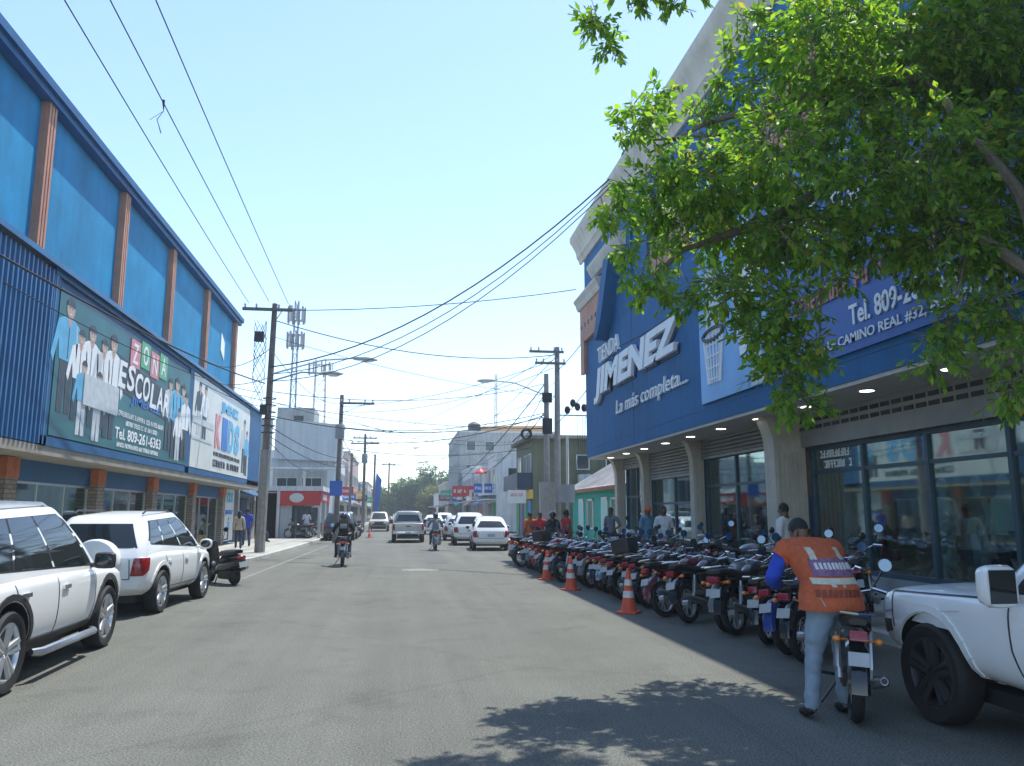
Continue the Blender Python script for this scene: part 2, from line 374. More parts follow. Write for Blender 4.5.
# shopfront
M['stone'] = brick_mat('stone_pillar', (.20,.16,.12), (.30,.25,.19), (.12,.11,.10), 1, .28, .1)
M['orangecap'] = mat('orange_capital', (.42,.13,.05), .8, var=.3, scale=4)
PY = [13.7, 19.1, 24.55, 29.8, 35.4, 41.2]
for y in PY:
    f = P(bL, 'pillar', MB().box(-9.0,-8.45,y-.28,y+.28,.14,2.45), M['stone'])
    MB().box(-9.02,-8.43,y-.30,y+.30,2.45,2.90).build('capital', M['orangecap'], f, world=True)
for ya, yb in zip([8.2]+PY[:-1], PY):
    a, b = ya+.28, yb-.28
    P(bL, 'lintel_panel', MB().box(-8.8,-8.66,a,b,2.42,2.915), M['blueD'])
    w = MB(); n = 3
    for i in range(n+1):
        q = a+(b-a)*i/n; w.box(-8.76,-8.70,max(a,q-.03),min(b,q+.03),.34,2.42)
    w.box(-8.765,-8.695,a,b,.30,.38).box(-8.765,-8.695,a,b,2.36,2.42)
    f = P(bL, 'shop_window', w, M['metal'])
    MB().box(-8.735,-8.725,a+.03,b-.03,.36,2.38).build('pane', M['glass'], f, world=True)
P(bL, 'shop_interior', MB().box(-14,-8.8,5,44.2,.28,.31).box(-14.0,-13.9,5,44.2,.3,3).box(-13.9,-8.8,5,44.2,2.93,2.98), M['grey'])
cs = [mat('garments_%s' % c, v, .8, var=.3, scale=5) for c, v in (('white',(.5,.5,.48)),('tan',(.35,.27,.16)),('blue',(.08,.16,.3)),('red',(.3,.05,.05)))]
mb = MB()
for i in range(26):
    y = 8+i*1.35+random.uniform(-.3,.3); x = random.choice((-9.8,-10.6,-11.6))
    for k in range(4):
        yy = y+k*.22; mb.obox((x, yy, 1.15+random.uniform(-.1,.1)), .42, .1, .9, Matrix.Rotation(random.uniform(-.3,.3),3,'Z'), random.randrange(4))
P(bL, 'clothes_racks', mb, cs, bevel=0)

# banners -------------------------------------------------
M['bangreen'] = mat('banner_teal', (.012,.115,.13), .45, var=.25, scale=.5)
M['banwhite'] = mat('banner_white', (.62,.63,.58), .45, var=.08, scale=.8)
M['skyblue'] = mat('print_sky_blue', (.10,.40,.62), .5, var=.15, scale=3)
M['skin'] = mat('print_skin', (.48,.33,.25), .5, var=.1)
M['printdark'] = mat('print_dark', (.03,.04,.055), .5)
M['printgrey'] = mat('print_pale_grey', (.5,.54,.55), .5, var=.15, scale=4)
M['printpink'] = mat('print_pink', (.62,.22,.25), .5); M['printgreen'] = mat('print_green', (.1,.4,.2), .5)
M['printblue'] = mat('print_blue', (.02,.16,.5), .5)
def figure(mb, x, y, z, h, sgn, shirt, legs, d0=.012, lean=0):
    """flat printed person on a banner facing +x (sgn 1) or -x"""
    f = fx(x)
    def poly(pts, m, d): mb.prism([(y+a*h*.46+lean*b, z+b*h) for a, b in pts], f, 0, sgn*d, m)
    poly([(-.30,0),(-.06,0),(0,.40),(.06,0),(.30,0),(.30,.5),(-.30,.5)], legs, d0)
    poly([(-.36,.45),(.36,.45),(.46,.62),(.60,.40),(.72,.46),(.50,.78),(.18,.83),(-.18,.83),(-.5,.78),(-.72,.46),(-.60,.40),(-.44,.62)], shirt, d0+.004)
    n = 12; poly([(.19*math.cos(2*math.pi*i/n), .91+.088*math.sin(2*math.pi*i/n)) for i in range(n)], 0, d0+.006)
    poly([(.20*math.cos(math.pi*i/6), .93+.075*math.sin(math.pi*i/6)) for i in range(7)], 4, d0+.009)
    for q in (-.07,.07): poly([(q-.025,.912),(q+.025,.912),(q+.025,.922),(q-.025,.922)], 4, d0+.008)
    poly([(-.06,.868),(.06,.868),(.04,.860),(-.04,.860)], 5, d0+.008); poly([(-.12,.82),(0,.74),(.12,.82),(.0,.835)], 0, d0+.006); poly([(-.02,.47),(.02,.47),(.02,.76),(-.02,.76)], 4, d0+.0055)
    poly([(.40,.46),(.44,.62),(.36,.80),(.32,.78)], 2, d0+.0052)
b1 = empty('banner', (-7.6, 24.2, 3.4), 0, 'teal banner with printed school pupils and a phone number', 'banner')
P(b1, 'panel', MB().box(-7.6,-7.56,18.55,29.95,3.36,6.68), M['bangreen'])
pm = [M['skin'], M['skyblue'], M['printgrey'], M['printdark'], M['printdark'], M['lwhite']]
mb = MB()
for i, (y, z, h, sh, lg) in enumerate([(19.15,3.9,2.65,1,3),(19.9,3.8,2.2,5,3),(20.55,3.75,2.5,5,3),(21.4,3.8,2.3,2,3),(22.05,3.6,2.75,5,3),(20.2,3.5,1.8,1,2),(21.2,3.45,1.75,5,2),(27.5,3.7,2.4,2,3),(28.3,3.5,2.75,1,3),(29.1,3.55,2.6,1,3),(28.7,3.45,1.8,5,2),(29.55,3.5,2.4,5,3)]):
    figure(mb, -7.56, y, z, h, 1, sh, lg, .006+i*.0012)
P(b1, 'printed_figures', mb, pm, angle=0)
mb = MB().box(-7.56,-7.52,20.2,22.6,4.25,5.0); P(b1, 'printed_bench', mb, M['printgrey'])
for i, (ch, c) in enumerate(zip('ZONA', ('printpink','printgreen','printpink','printgreen'))):
    y = 23.35+i*.92; zz = 5.78+(.12 if i%2 else 0)
    q = P(b1, 'letter_tile', MB().box(-7.56,-7.535,y,y+.84,zz,zz+.78), M[c] if i%2 else M['printpink'])
    text('lettering', ch, y+.18, y+.66, zz+.10, .58, -7.532, -1, M['lwhite'], q, .004, 0, .012)
ls = P(b1, 'letter_shadow', MB().prism([(22.35,5.0),(27.55,4.62),(27.55,5.52),(22.35,5.92)], fx(-7.56), 0, .012), M['printdark'])
for i, ch in enumerate('ESCOLAR'):
    y = 22.5+i*.71; text('lettering', ch, y, y+.64, 5.05-i*.05+(.06 if i%2 else 0), .74, -7.535, -1, M['lwhite'], b1, .006, .1, .02)
text('lettering', 'JIMENEZ', 23.7, 26.6, 4.66, .34, -7.55, -1, M['printblue'], b1, .006, .1, .02)
scribble(22.6, 27.0, 4.30, .14, -7.55, -1, M['lwhite'], b1)
scribble(23.4, 26.4, 4.08, .13, -7.55, -1, M['lwhite'], b1)
text('lettering', 'Tel. 809-261-6363', 22.6, 26.8, 3.66, .32, -7.55, -1, M['lwhite'], b1, .006, 0, .012)
scribble(22.8, 26.6, 3.46, .12, -7.55, -1, M['lwhite'], b1)
b2 = empty('banner', (-7.6, 36.2, 3.4), 0, 'white banner with big blue KIDS letters beside the teal school banner', 'banner')
P(b2, 'panel', MB().box(-7.6,-7.56,30.55,41.95,3.36,6.84), M['banwhite'])
text('lettering', 'JIMENEZ', 35.2, 39.0, 5.85, .55, -7.55, -1, M['skyblue'], b2, .008, .1, .05)
for i, (ch, c) in enumerate(zip('KIDS', ('printpink','printblue','skyblue','skyblue'))):
    text('lettering', ch, 34.3+i*1.32, 35.4+i*1.32, 4.35, 1.4, -7.55, -1, M[c], b2, .01, 0, .05)
scribble(34.2, 39.8, 4.02, .17, -7.55, -1, M['printdark'], b2)
scribble(34.2, 39.8, 3.58, .28, -7.55, -1, M['printdark'], b2)
mb = MB()
figure(mb, -7.56, 31.5, 4.6, 2.0, 1, 3, 2, .006); figure(mb, -7.56, 32.4, 4.4, 2.2, 1, 5, 3, .008); figure(mb, -7.56, 40.6, 3.6, 2.6, 1, 2, 3, .006); figure(mb, -7.56, 41.3, 3.5, 2.2, 1, 1, 3, .008)
P(b2, 'printed_figures', mb, pm, angle=0)
mb = MB().box(-7.56,-7.546,30.6,34.0,5.0,5.25).box(-7.56,-7.546,30.6,33.8,4.4,4.5); P(b2, 'printed_stripes', mb, M['printgrey'])
b3 = empty('poster', (-8.4, 42.3, .3), 0, 'tall white poster with blue words hung between the last pillar and corner', 'poster')
P(b3, 'panel', MB().box(-8.55,-8.5,41.55,43.9,.3,2.88), M['banwhite'])
text('lettering', 'KIDS', 42.0, 43.5, 2.2, .5, -8.49, -1, M['skyblue'], b3, .006, 0, .04)
text('lettering', 'JIMENEZ', 41.8, 43.6, 1.55, .28, -8.49, -1, M['printblue'], b3, .006, 0, .03)
mb = MB(); figure(mb, -8.5, 42.7, .35, 1.1, 1, 1, 3, .006); P(b3, 'printed_figures', mb, pm, angle=0)
# paper notice left on the upper wall
tag(MB().prism([(40.9,9.75),(41.75,9.35),(41.75,10.25),(40.95,10.65)], fx(-9), .004, .03).build('notice_sheet', M['lwhite']), 'small white notice sheet stuck high on the blue wall', 'notice')

# ---------------------------------------------------------------- blue store right of the street
bR = empty('store_building', (8, 16, 0), 0, 'tall royal blue store with cream cornice, salmon panels and arcade of columns', 'building')
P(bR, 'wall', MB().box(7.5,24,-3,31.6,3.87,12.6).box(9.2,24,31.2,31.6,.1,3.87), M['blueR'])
cp = [(7.5,12.1),(7.42,12.1),(7.36,12.3),(7.3,12.35),(7.26,12.6),(7.1,12.9),(7.0,13.05),(7.0,13.25),(7.5,13.3)]
mb = MB().prism(cp, fy(0), -3, 32.1)
mb.prism([(31.6+(7.5-a),b) for a, b in cp], fx(0), 7.5, 24).box(7.5,24,-3,31.6,12.6,13.3)
P(bR, 'cornice', mb, M['cream'])
# relief panels and small cornices
def relief(y0, y1, z0, z1, cap):
    f = P(bR, 'relief_panel', MB().box(7.36,7.5,y0,y1,z0,z1), M['salmon'])
    d = MB(); n = max(3, int((y1-y0)/.55))
    for i in range(n): d.box(7.34,7.365,y0+(i+.35)*(y1-y0)/n,y0+(i+.65)*(y1-y0)/n,z0+.55,z0+.72)
    d.build('slots', M['printdark'], f, world=True)
    if cap:
        c = [(7.5,z1),(7.30,z1),(7.22,z1+.15),(7.22,z1+.22),(7.12,z1+.36),(7.12,z1+.45),(7.5,z1+.5)]
        MB().prism(c, fy(0), y0-.12, y1+.12).build('ledge', M['cream'], f, world=True)
relief(28.4, 31.9, 8.6, 10.0, True)
P(bR, 'corner_strip', MB().box(7.37,7.5,31.3,31.9,7.3,8.6), M['salmon'])
P(bR, 'window_ledge', MB().prism([(7.5,10.75),(7.32,10.75),(7.2,10.95),(7.12,11.1),(7.12,11.2),(7.5,11.25)], fy(0), 25.4, 29.6), M['cream'])
P(bR, 'fin', MB().prism([(28.0,8.0),(28.35,8.0),(28.2,8.4),(26.8,10.6),(26.0,10.6),(27.3,8.6)], fx(7.5), -.45, 0), M['blueR'])
for y0, y1 in ((19.4,22.4),(12.3,15.3),(5.2,8.2)): relief(y0, y1, 8.7, 10.2, False)
for y0, y1 in ((22.9,24.8),(16,18.5),(9,11.5)):
    mb = MB().box(7.42,7.5,y0,y1,8.9,9.05).box(7.42,7.5,y0,y1,10.9,11.05).box(7.42,7.5,y0,y0+.15,9.05,10.9).box(7.42,7.5,y1-.15,y1,9.05,10.9)
    P(bR, 'niche_frame', mb, M['blueR'])
P(bR, 'wall_joints', MB().box(7.492,7.502,-3,31.6,4.22,4.235).box(7.492,7.502,-3,31.6,8.42,8.435).box(7.492,7.502,25.0,25.015,3.9,12.1).box(7.492,7.502,18.95,18.965,8.44,12.1).box(7.492,7.502,12.1,12.115,8.44,12.1), M['letterback0'] if 'letterback0' in M else M['blueD'])
text('lettering', 'TIENDA', 29.2, 26.3, 7.28, .58, 7.44, 1, M['lwhite'], bR, .05, 0, .0)
text('lettering', 'JIMENEZ', 29.7, 20.2, 5.78, 1.28, 7.42, 1, M['lwhite'], bR, .07, .18, .045)
M['letterback'] = mat('letter_shadow_blue', (.006,.03,.11), .6)
text('lettering', 'JIMENEZ', 29.55, 20.05, 5.70, 1.28, 7.48, 1, M['letterback'], bR, .018, .18, .055)
text('lettering', 'La más completa...', 26.9, 19.9, 4.92, .62, 7.46, 1, M['lwhite'], bR, .03, .12, .0)
# long banner on that wall
M['banblue'] = mat('banner_blue', (.02,.10,.36), .45, var=.1, scale=.6); M['banlight'] = mat('banner_light_blue', (.12,.36,.68), .45, var=.2, scale=.7)
b4 = empty('banner', (7.45, 12, 4.3), 0, 'long blue banner with basketball hoop and phone number above the arcade', 'banner')
P(b4, 'panel', MB().box(7.44,7.498,1.5,18.9,4.34,8.3), M['banblue'])
mb = MB().prism([(18.9,4.34),(15.2,4.34),(15.2,6.9),(16.0,8.3),(18.9,8.3)], fx(7.44), -.006, 0)
P(b4, 'light_field', mb, M['banlight'])
mb = MB()                                               # hoop, net and the arm reaching up
hoop = [(18.0+.62*math.cos(g), 5.95+.14*math.sin(g)) for g in [2*math.pi*i/20 for i in range(20)]]
mb.tube([(7.425, a, b) for a, b in hoop+hoop[:1]], .05, 6, 3)
for i in range(9):
    g = math.pi*i/8; y = 18.0+.6*math.cos(g)
    mb.tube([(7.428, y, 5.95), (7.428, 18.0+(y-18.0)*.62, 4.75)], .028, 5, 5)
for k in range(4): z = 5.7-k*.28; mb.tube([(7.428, 18.0-.56+k*.06, z), (7.428, 18.0+.56-k*.06, z)], .024, 5, 5)
mb.prism([(17.55,5.9),(18.45,5.9),(18.35,7.6),(17.65,7.6)], fx(7.434), -.008, 0, 2)
mb.prism([(16.1,5.2),(16.5,5.1),(16.8,6.6),(16.6,7.8),(15.8,8.2),(15.6,6.6)], fx(7.434), -.010, 0, 5)
mb.prism([(15.4,4.36),(16.0,4.36),(15.9,5.2),(15.5,5.4)], fx(7.434), -.012, 0, 2)
P(b4, 'printed_hoop', mb, pm, angle=30)
text('lettering', 'Tel. 809-261-6363', 12.15, 9.2, 4.76, .36, 7.425, 1, M['lwhite'], b4, .01, 0, .02)
text('lettering', 'CALLE CAMINO REAL #32, PUERTO PLATA', 13.4, 8.2, 4.46, .19, 7.425, 1, M['lwhite'], b4, .01, 0, .01)
scribble(14.0, 9.4, 5.36, .30, 7.425, 1, M['salmon'], b4, .02)
scribble(14.6, 10.2, 6.5, .8, 7.425, 1, M['lwhite'], b4)
# arcade: soffit, lights, columns, shutters, shopfront
M['soffit'] = mat('soffit_board', (.50,.48,.42), .8, var=.08)
P(bR, 'soffit', MB().box(7.52,9.3,-3,31.55,3.80,3.868), M['soffit'])
M['downlight'] = mat('downlight_lens', (1,.97,.9), .4, var=0, emit=2.2)
for i in range(13):
    y = 4.2+i*2.15
    f = P(bR, 'downlight', MB().lathe([(.0,0),(.15,0),(.16,.012),(.12,.014)], (8.05,y,3.782), n=16), M['white'])
    MB().lathe([(.0,0),(.12,0),(.12,.006)], (8.05,y,3.775), n=16).build('lens', M['downlight'], f, world=True)
P(bR, 'floor_plinth', MB().box(8.85,24,-3,31.5,.1,.5), M['grey'])
for yc, hw, xi in ((17.0,.25,8.22),(22.95,.17,8.62),(28.0,.17,8.66),(31.35,.17,8.6),(7.6,.25,8.22),(1.5,.25,8.22)):
    mb = MB(); fl = .15
    mb.prism([(xi,.14),(8.95,.14),(8.95,3.8),(xi-fl-.1,3.8),(xi-fl,3.72),(xi-fl*.45,3.5),(xi-fl*.12,3.3),(xi,3.1)], fy(0), yc-hw, yc+hw)
    k = xi+.07
    while k < 8.9: mb.box(k-.025,k+.025,yc-hw-.02,yc-hw+.003,.36,3.0).box(k-.025,k+.025,yc+hw-.003,yc+hw+.02,.36,3.0); k += .105
    mb.box(xi-.05,8.96,yc-hw-.06,yc+hw+.06,.14,.34)
    P(bR, 'column', mb, M['column'], angle=25)
M['shutter'] = mat('roller_shutter', (.26,.27,.26), .5, metal=.3, var=.12, scale=2)
M['frameblue'] = mat('blue_grey_frame', (.05,.09,.12), .45, metal=.2)
def shutter(y0, y1, z0, z1, x=8.9):
    mb = MB(); z = z0
    while z < z1-.02:
        mb.prism([(x+.05,z),(x-.03,z+.015),(x-.05,z+.05),(x-.03,z+.09),(x+.05,z+.10)], fy(0), y0, y1); z += .105
    mb.box(x-.03,x+.06,y0,y1,z0-.07,z0)
    return P(bR, 'roller_shutter', mb, M['shutter'])
def shopfront(y0, y1, zt, xs, rails, name='shop_window', bottom=.5):
    mb = MB()
    for q in xs: mb.box(8.97,9.07,q-.045,q+.045,bottom,zt)
    for z in rails: mb.box(8.985,9.055,y0,y1,z-.035,z+.035)
    mb.box(8.96,9.08,y0,y1,zt-.08,zt).box(8.96,9.08,y0,y1,bottom,bottom+.09)
    f = P(bR, name, mb, M['frameblue'])
    MB().box(9.015,9.025,y0,y1,bottom+.05,zt-.05).build('pane', M['glass'], f, world=True)
shopfront(8.8, 16.6, 3.1, (8.85,10.75,12.65,14.6,16.55), (2.55,))
mb = MB().box(8.8,9.1,8.8,16.6,3.36,3.8).box(8.78,8.82,8.8,16.6,3.1,3.36)   # roller box with two rows of slots
f = P(bR, 'roller_box', mb, M['shutter'])
mb = MB(); y = 8.9
while y < 16.5: mb.box(8.785,8.80,y,y+.26,3.62,3.70).box(8.785,8.80,y,y+.26,3.46,3.54); y += .34
mb.build('slots', M['dark'], f, world=True)
shopfront(2.9, 8.0, 3.1, (2.95,5.4,7.95), (2.55,)); P(bR, 'roller_box', MB().box(8.8,9.1,2.9,8.0,3.12,3.8), M['shutter'])
shutter(17.3, 22.75, 3.3, 3.8); shopfront(17.3, 22.75, 3.3, (17.35,18.6,20.6,22.7), (2.45,))
shutter(23.15, 27.8, 2.9, 3.8); shopfront(23.15, 27.8, 2.9, (23.2,25.5,27.75), (2.0,))
shutter(28.2, 31.15, 3.45, 3.8); shopfront(28.2, 31.15, 3.45, (28.25,29.7,31.1), (2.3,))
P(bR, 'shop_interior', MB().box(14,14.1,-3,31.4,.5,3.86).box(9.1,14,-3,31.4,.50,.52).box(9.3,14,-3,31.4,3.805,3.83), M['grey'])
mb = MB()
for i in range(34):
    y = 4+i*.8+random.uniform(-.2,.2); x = random.choice((10.4,11.5,12.6,13.5))
    for k in range(3): mb.obox((x, y+k*.2, 1.2+random.uniform(-.1,.5)), .42, .12, .95, Matrix.Rotation(random.uniform(-.3,.3),3,'Z'), random.randrange(4))
P(bR, 'clothes_racks', mb, cs)
tl = MB()
for y in (10.5, 13, 15.5, 18.5, 22.5, 26.5): tl.box(10.6,10.9,y-.6,y+.6,3.74,3.80)
P(bR, 'fill_tubes', tl, M['downlight'])  # glowing tubes added under the ceiling to brighten the shop interior
# things in the shop window
M['mannequin'] = mat('mannequin_white', (.55,.55,.53), .5)
def mannequin(loc, rz, label, shirt, trousers):
    t = empty('mannequin', loc, rz, label, 'mannequin', 'mannequins behind the shop glass')
    mb = MB()
    mb.lathe([(.0,1.52),(.05,1.5),(.085,1.58),(.09,1.66),(.06,1.75),(0,1.78)], (0,0,0), n=12).lathe([(.05,1.38),(.05,1.52)], (0,0,0), n=8)
    for s in (-1, 1):
        mb.tube([(s*.20,0,1.38),(s*.27,-.02,1.1),(s*.25,.06,.82)], [.05,.042,.028], 8).tube([(s*.09,0,.3),(s*.10,.02,.05)], [.05,.04], 8)
    mb.lathe([(.22,0),(.22,.02)], (0,0,0), n=16)
    mb.build('body', M['mannequin'], t)
    MB().loft([[(a*w, b*d, z) for a, b in [(math.cos(k*math.pi/6), math.sin(k*math.pi/6)) for k in range(12)]] for z, w, d in ((.82,.20,.14),(1.0,.17,.13),(1.25,.21,.14),(1.38,.22,.12),(1.44,.10,.09))]).build('shirt', shirt, t)
    mb = MB()
    for s in (-1, 1): mb.tube([(s*.09,0,.88),(s*.10,.01,.5),(s*.10,0,.16)], [.115,.085,.07], 10)
    mb.build('trousers', trousers, t)
mannequin((9.5,11.6,.52), R(95), 'mannequin in long white shirt and dark trousers behind the glass', M['lwhite'], M['printdark'])
mannequin((9.5,12.2,.52), R(80), 'mannequin in tan shirt and pale trousers behind the glass', cs[1], M['printgrey'])
mannequin((9.6,13.2,.52), R(100), 'mannequin in white shirt and pale trousers behind the glass', M['lwhite'], M['printgrey'])
mannequin((9.6,10.1,.52), R(85), 'mannequin in blue shirt and dark trousers behind the glass', cs[2], M['printdark'])
mannequin((9.6,9.3,.52), R(85), 'mannequin in pale grey shirt and dark trousers behind the glass', M['printgrey'], M['printdark'])
for y0, y1, lab in ((13.0,14.3,'wide red hanging sale sign behind the glass, left one'),(11.2,11.9,'narrow red hanging sale sign behind the glass, right one')):
    t = empty('hanging_sign', (9.3,(y0+y1)/2,2.6), 0, lab, 'sign')
    MB().prism([(y0+.12,2.62),(y1-.02,2.62),(y1,3.02),(y0,3.02)], fx(9.2), 0, .03).build('panel', M['red'], t, world=True)
    scribble(y0+.25, y1-.2, 2.86, .1, 9.19, -1, M['lwhite'], t)
    MB().box(9.21,9.22,y0+.1,y0+.12,3.02,3.75).box(9.21,9.22,y1-.12,y1-.1,3.02,3.75).build('cord', M['wire'], t, world=True)
t = empty('window_lettering', (9.0,15.4,2.6), 0, 'white lettering stuck on the upper glass beside the big column', 'lettering')
scribble(15.0, 16.2, 2.84, .16, 8.99, -1, M['lwhite'], t); scribble(15.0, 16.2, 2.62, .16, 8.99, -1, M['lwhite'], t)
t = empty('poster', (9.2, 17.6, 2), 0, 'colourful red and green poster behind the glass near the big column', 'poster')
MB().box(9.2,9.22,18.8,20.4,2.5,3.2).build('panel', M['printdark'], t, world=True)
MB().prism([(19.0,2.6),(19.6,2.55),(19.9,2.9),(19.3,3.1)], fx(9.2), -.01, 0).build('printed_shape', M['printpink'], t, world=True)
MB().prism([(19.8,2.6),(20.3,2.6),(20.2,3.1),(20.0,3.15)], fx(9.2), -.012, 0).build('printed_shape', M['printgreen'], t, world=True)
t = empty('display_panel', (9.2, 17.7, .52), 0, 'green upright panel standing inside the shop window', 'panel')
MB().box(9.2,9.25,17.5,17.95,.52,2.1).build('panel', M['printgreen'], t, world=True)
# thin haze added to lift shadows like windscreen veil, besides fading the far street
hm = bpy.data.materials.new('veil_haze'); hm.use_nodes = True; hn = hm.node_tree; hn.nodes.remove(hn.nodes['Principled BSDF'])
pv = hn.nodes.new('ShaderNodeVolumePrincipled'); pv.inputs['Color'].default_value = (.80,.90,1.0,1); pv.inputs['Density'].default_value = .0010; pv.inputs['Anisotropy'].default_value = .2
hn.links.new(pv.outputs[0], hn.nodes['Material Output'].inputs['Volume'])
hz = MB().box(-260,260,-40,260,-1.6,32).build('haze', hm, angle=0); tag(hz, kind='stuff')
# ---------------------------------------------------------------- buildings further along the street
def windows_on(b, face, plane, spans, zs, frame, pane, depth=.08, bars=0, name='window'):
    """face 'x-' / 'x+' / 'y-': frame with a recessed-looking pane, each window its own part"""
    for a, c in spans:
        for z0, z1 in zs:
            mb = MB(); s = {'x-': -1, 'x+': 1, 'y-': -1}[face]
            def bx(p, q, r, t, d, m):
                lo, hi = sorted((plane, plane+s*d))
                if face[0] == 'x': mb.box(lo, hi, p, q, r, t, m)
                else: mb.box(p, q, lo, hi, r, t, m)
            w = .07
            bx(a+w, c-w, z0+w, z1-w, depth*.35, 1)
            bx(a, c, z0, z0+w, depth, 0); bx(a, c, z1-w, z1, depth, 0); bx(a, a+w, z0+w, z1-w, depth, 0); bx(c-w, c, z0+w, z1-w, depth, 0)
            for k in range(bars): q = a+(c-a)*(k+1)/(bars+1); bx(q-.02, q+.02, z0+w, z1-w, depth*.7, 0)
            P(b, name, mb, [frame, pane])
M['pane'] = mat('dark_window_glass', (.03,.04,.045), .12, var=.3, spec=.6)
M['doorgreen'] = mat('green_shutter_paint', (.05,.30,.10), .6); M['doorblue'] = mat('blue_shutter_paint', (.03,.22,.42), .6); M['doorpurple'] = mat('purple_door_paint', (.22,.12,.25), .6)
M['pinkshut'] = mat('pink_metal_shutter', (.45,.25,.25), .6)

# low grey wing directly behind the long blue store, with dark blue doorway
b = empty('annex_building', (-9, 48, 0), 0, 'low grey building with dark blue doorway behind the wooden pole', 'building')
P(b, 'wall', MB().box(-20,-8.6,45.6,51.0,-.05,3.9), M['grey'])
P(b, 'roof', MB().box(-20.1,-8.45,45.5,51.1,3.9,4.1), M['concrete'])
P(b, 'door', MB().box(-8.62,-8.54,46.0,47.9,.14,2.5), M['navysign'])
P(b, 'awning', MB().prism([(-8.6,2.9),(-7.9,2.65),(-7.9,2.6),(-8.6,2.8)], fy(0), 45.9, 50.6), M['blueD'])
windows_on(b, 'x+', -8.6, [(48.5,50.4)], [(.9,2.4)], M['metal'], M['pane'], bars=1)
# kiosk with red and white sign at the corner
b = empty('corner_shop', (-6, 54.5, 0), 0, 'small corner shop with red and white fascia sign and flat white canopy', 'shop')
P(b, 'wall', MB().box(-9.5,-6.6,52.2,58.5,.1,2.9).box(-9.5,-7.3,52.2,52.4,-.05,3.0), M['palegrey'])
P(b, 'roof', MB().box(-9.6,-4.7,51.9,58.6,3.05,3.35), M['white'])
P(b, 'fascia_sign', MB().box(-7.5,-4.85,51.95,52.1,2.15,3.04).box(-4.95,-4.8,52.1,58.4,2.35,3.04), M['red'])
MB().ell((-6.3,51.93,2.62), (.45,.03,.3)).build('emblem', M['banwhite'], CH[b.name][-1], world=True)
scribble(53, 56, 2.5, .35, -4.79, -1, M['lwhite'], b)
for x, y in ((-4.9,52.2),(-4.9,55.2),(-4.9,58.2),(-7.4,52.0)): P(b, 'post', MB().box(x-.09,x+.09,y-.09,y+.09,.1,3.05), M['white'])
P(b, 'door', MB().box(-6.6,-6.52,52.9,54.3,.14,2.3), M['printdark']); P(b, 'shop_window', MB().box(-6.6,-6.53,55,58,.7,2.3), M['pane'])
P(b, 'door', MB().box(-6.25,-5.4,52.13,52.2,.14,2.1).box(-7.2,-6.4,52.36,52.43,.14,2.1), M['printdark'])
# pale grey building with a sheet-metal sign wall on the roof
b = empty('office_building', (-8, 64, 0), 0, 'pale building with big blank grey sheet panel on its upper storey', 'building')
P(b, 'wall', MB().box(-18,-5.9,68.5,76,-.05,6.2), M['palegrey'])
P(b, 'upper_panel', MB().prism([(-10.2,6.1),(-5.0,5.9),(-5.0,9.0),(-10.2,9.4)], fy(68.0), 0, .3).box(-10,-5.2,68.3,76,6.2,8.8), M['palegrey'])
P(b, 'roof_box', MB().box(-10.4,-7.3,70,74,8.8,10.6), M['grey'])
P(b, 'vent', MB().box(-9.0,-8.2,69.95,70,9.4,9.9), M['dark'])
P(b, 'canopy', MB().box(-10.5,-5.0,66.9,68.0,5.2,5.35), M['white'])
windows_on(b, 'y-', 68.5, [(-10,-8.3),(-8,-6.3)], [(2.6,4.6),(.3,2.2)], M['white'], M['pane'], bars=1)
for x in (-10.2,-5.2,-7.6): P(b, 'post', MB().box(x-.1,x+.1,67.0,67.2,0,5.2), M['white'])
# then the long rows of both sides: (x0,x1,y0,y1,h, wall, floors, label)
def house(name, label, side, x, depth, y0, y1, h, wall, floors, trim='white', cat='building', ground='pane', balcony=False, pitch=False, step=2.6):
    s = -1 if side == 'left' else 1
    b = empty(name, (x, (y0+y1)/2, 0), 0, label, cat)
    xa, xb = sorted((x, x+s*depth))
    P(b, 'wall', MB().box(xa, xb, y0, y1, -.1, h), M[wall])
    P(b, 'parapet', MB().box(xa-.12, xb+.12, y0-.06, y1+.06, h, h+.18), M[trim])
    face = 'x+' if s < 0 else 'x-'
    fh = h/floors
    n = max(1, int((y1-y0)/step)); w = (y1-y0)/n
    for fl in range(1, floors):
        windows_on(b, face, x, [(y0+w*(i+.22), y0+w*(i+.78)) for i in range(n)], [(fl*fh+.8, fl*fh+2.2)], M[trim], M['pane'], bars=1)
        if balcony:
            lo, hi = sorted((x, x-s*1.1))
            mb = MB().box(lo, hi, y0+.4, y1-.4, fl*fh-.12, fl*fh+.02)
            xo = x-s*1.06
            mb.box(min(xo,xo+.05), max(xo,xo+.05), y0+.4, y1-.4, fl*fh+.85, fl*fh+.92)
            k = y0+.45
            while k < y1-.4: mb.box(xo, xo+.04, k-.02, k+.02, fl*fh, fl*fh+.88); k += .3
            P(b, 'balcony', mb, M[trim])
    for i in range(n):
        g = ground if isinstance(ground, str) else ground[i % len(ground)]
        lo, hi = sorted((x, x-s*.07))
        P(b, 'shop_door', MB().box(lo, hi, y0+w*(i+.15), y0+w*(i+.85), .14, 2.5), M[g])
    lo, hi = sorted((x, x-s*1.0))
    P(b, 'awning', MB().box(lo, hi, y0+.3, y1-.3, 2.75, 2.87), M[trim])
    wn = [(y0, y1)]
    windows_on(b, 'y-', y0, [((xa+.9, xa+2.1) if s > 0 else (xb-2.1, xb-.9)), ((xa+3.2, xa+4.4) if s > 0 else (xb-4.4, xb-3.2))], [(h-2.3-k*fh, h-1.1-k*fh) for k in range(max(1, floors-1))], M[trim], M['pane'])
    return b
t = house('white_building', 'white two storey building with pointed white finial on its front corner', 'left', -6.0, 12, 78, 92, 7.2, 'white', 2)
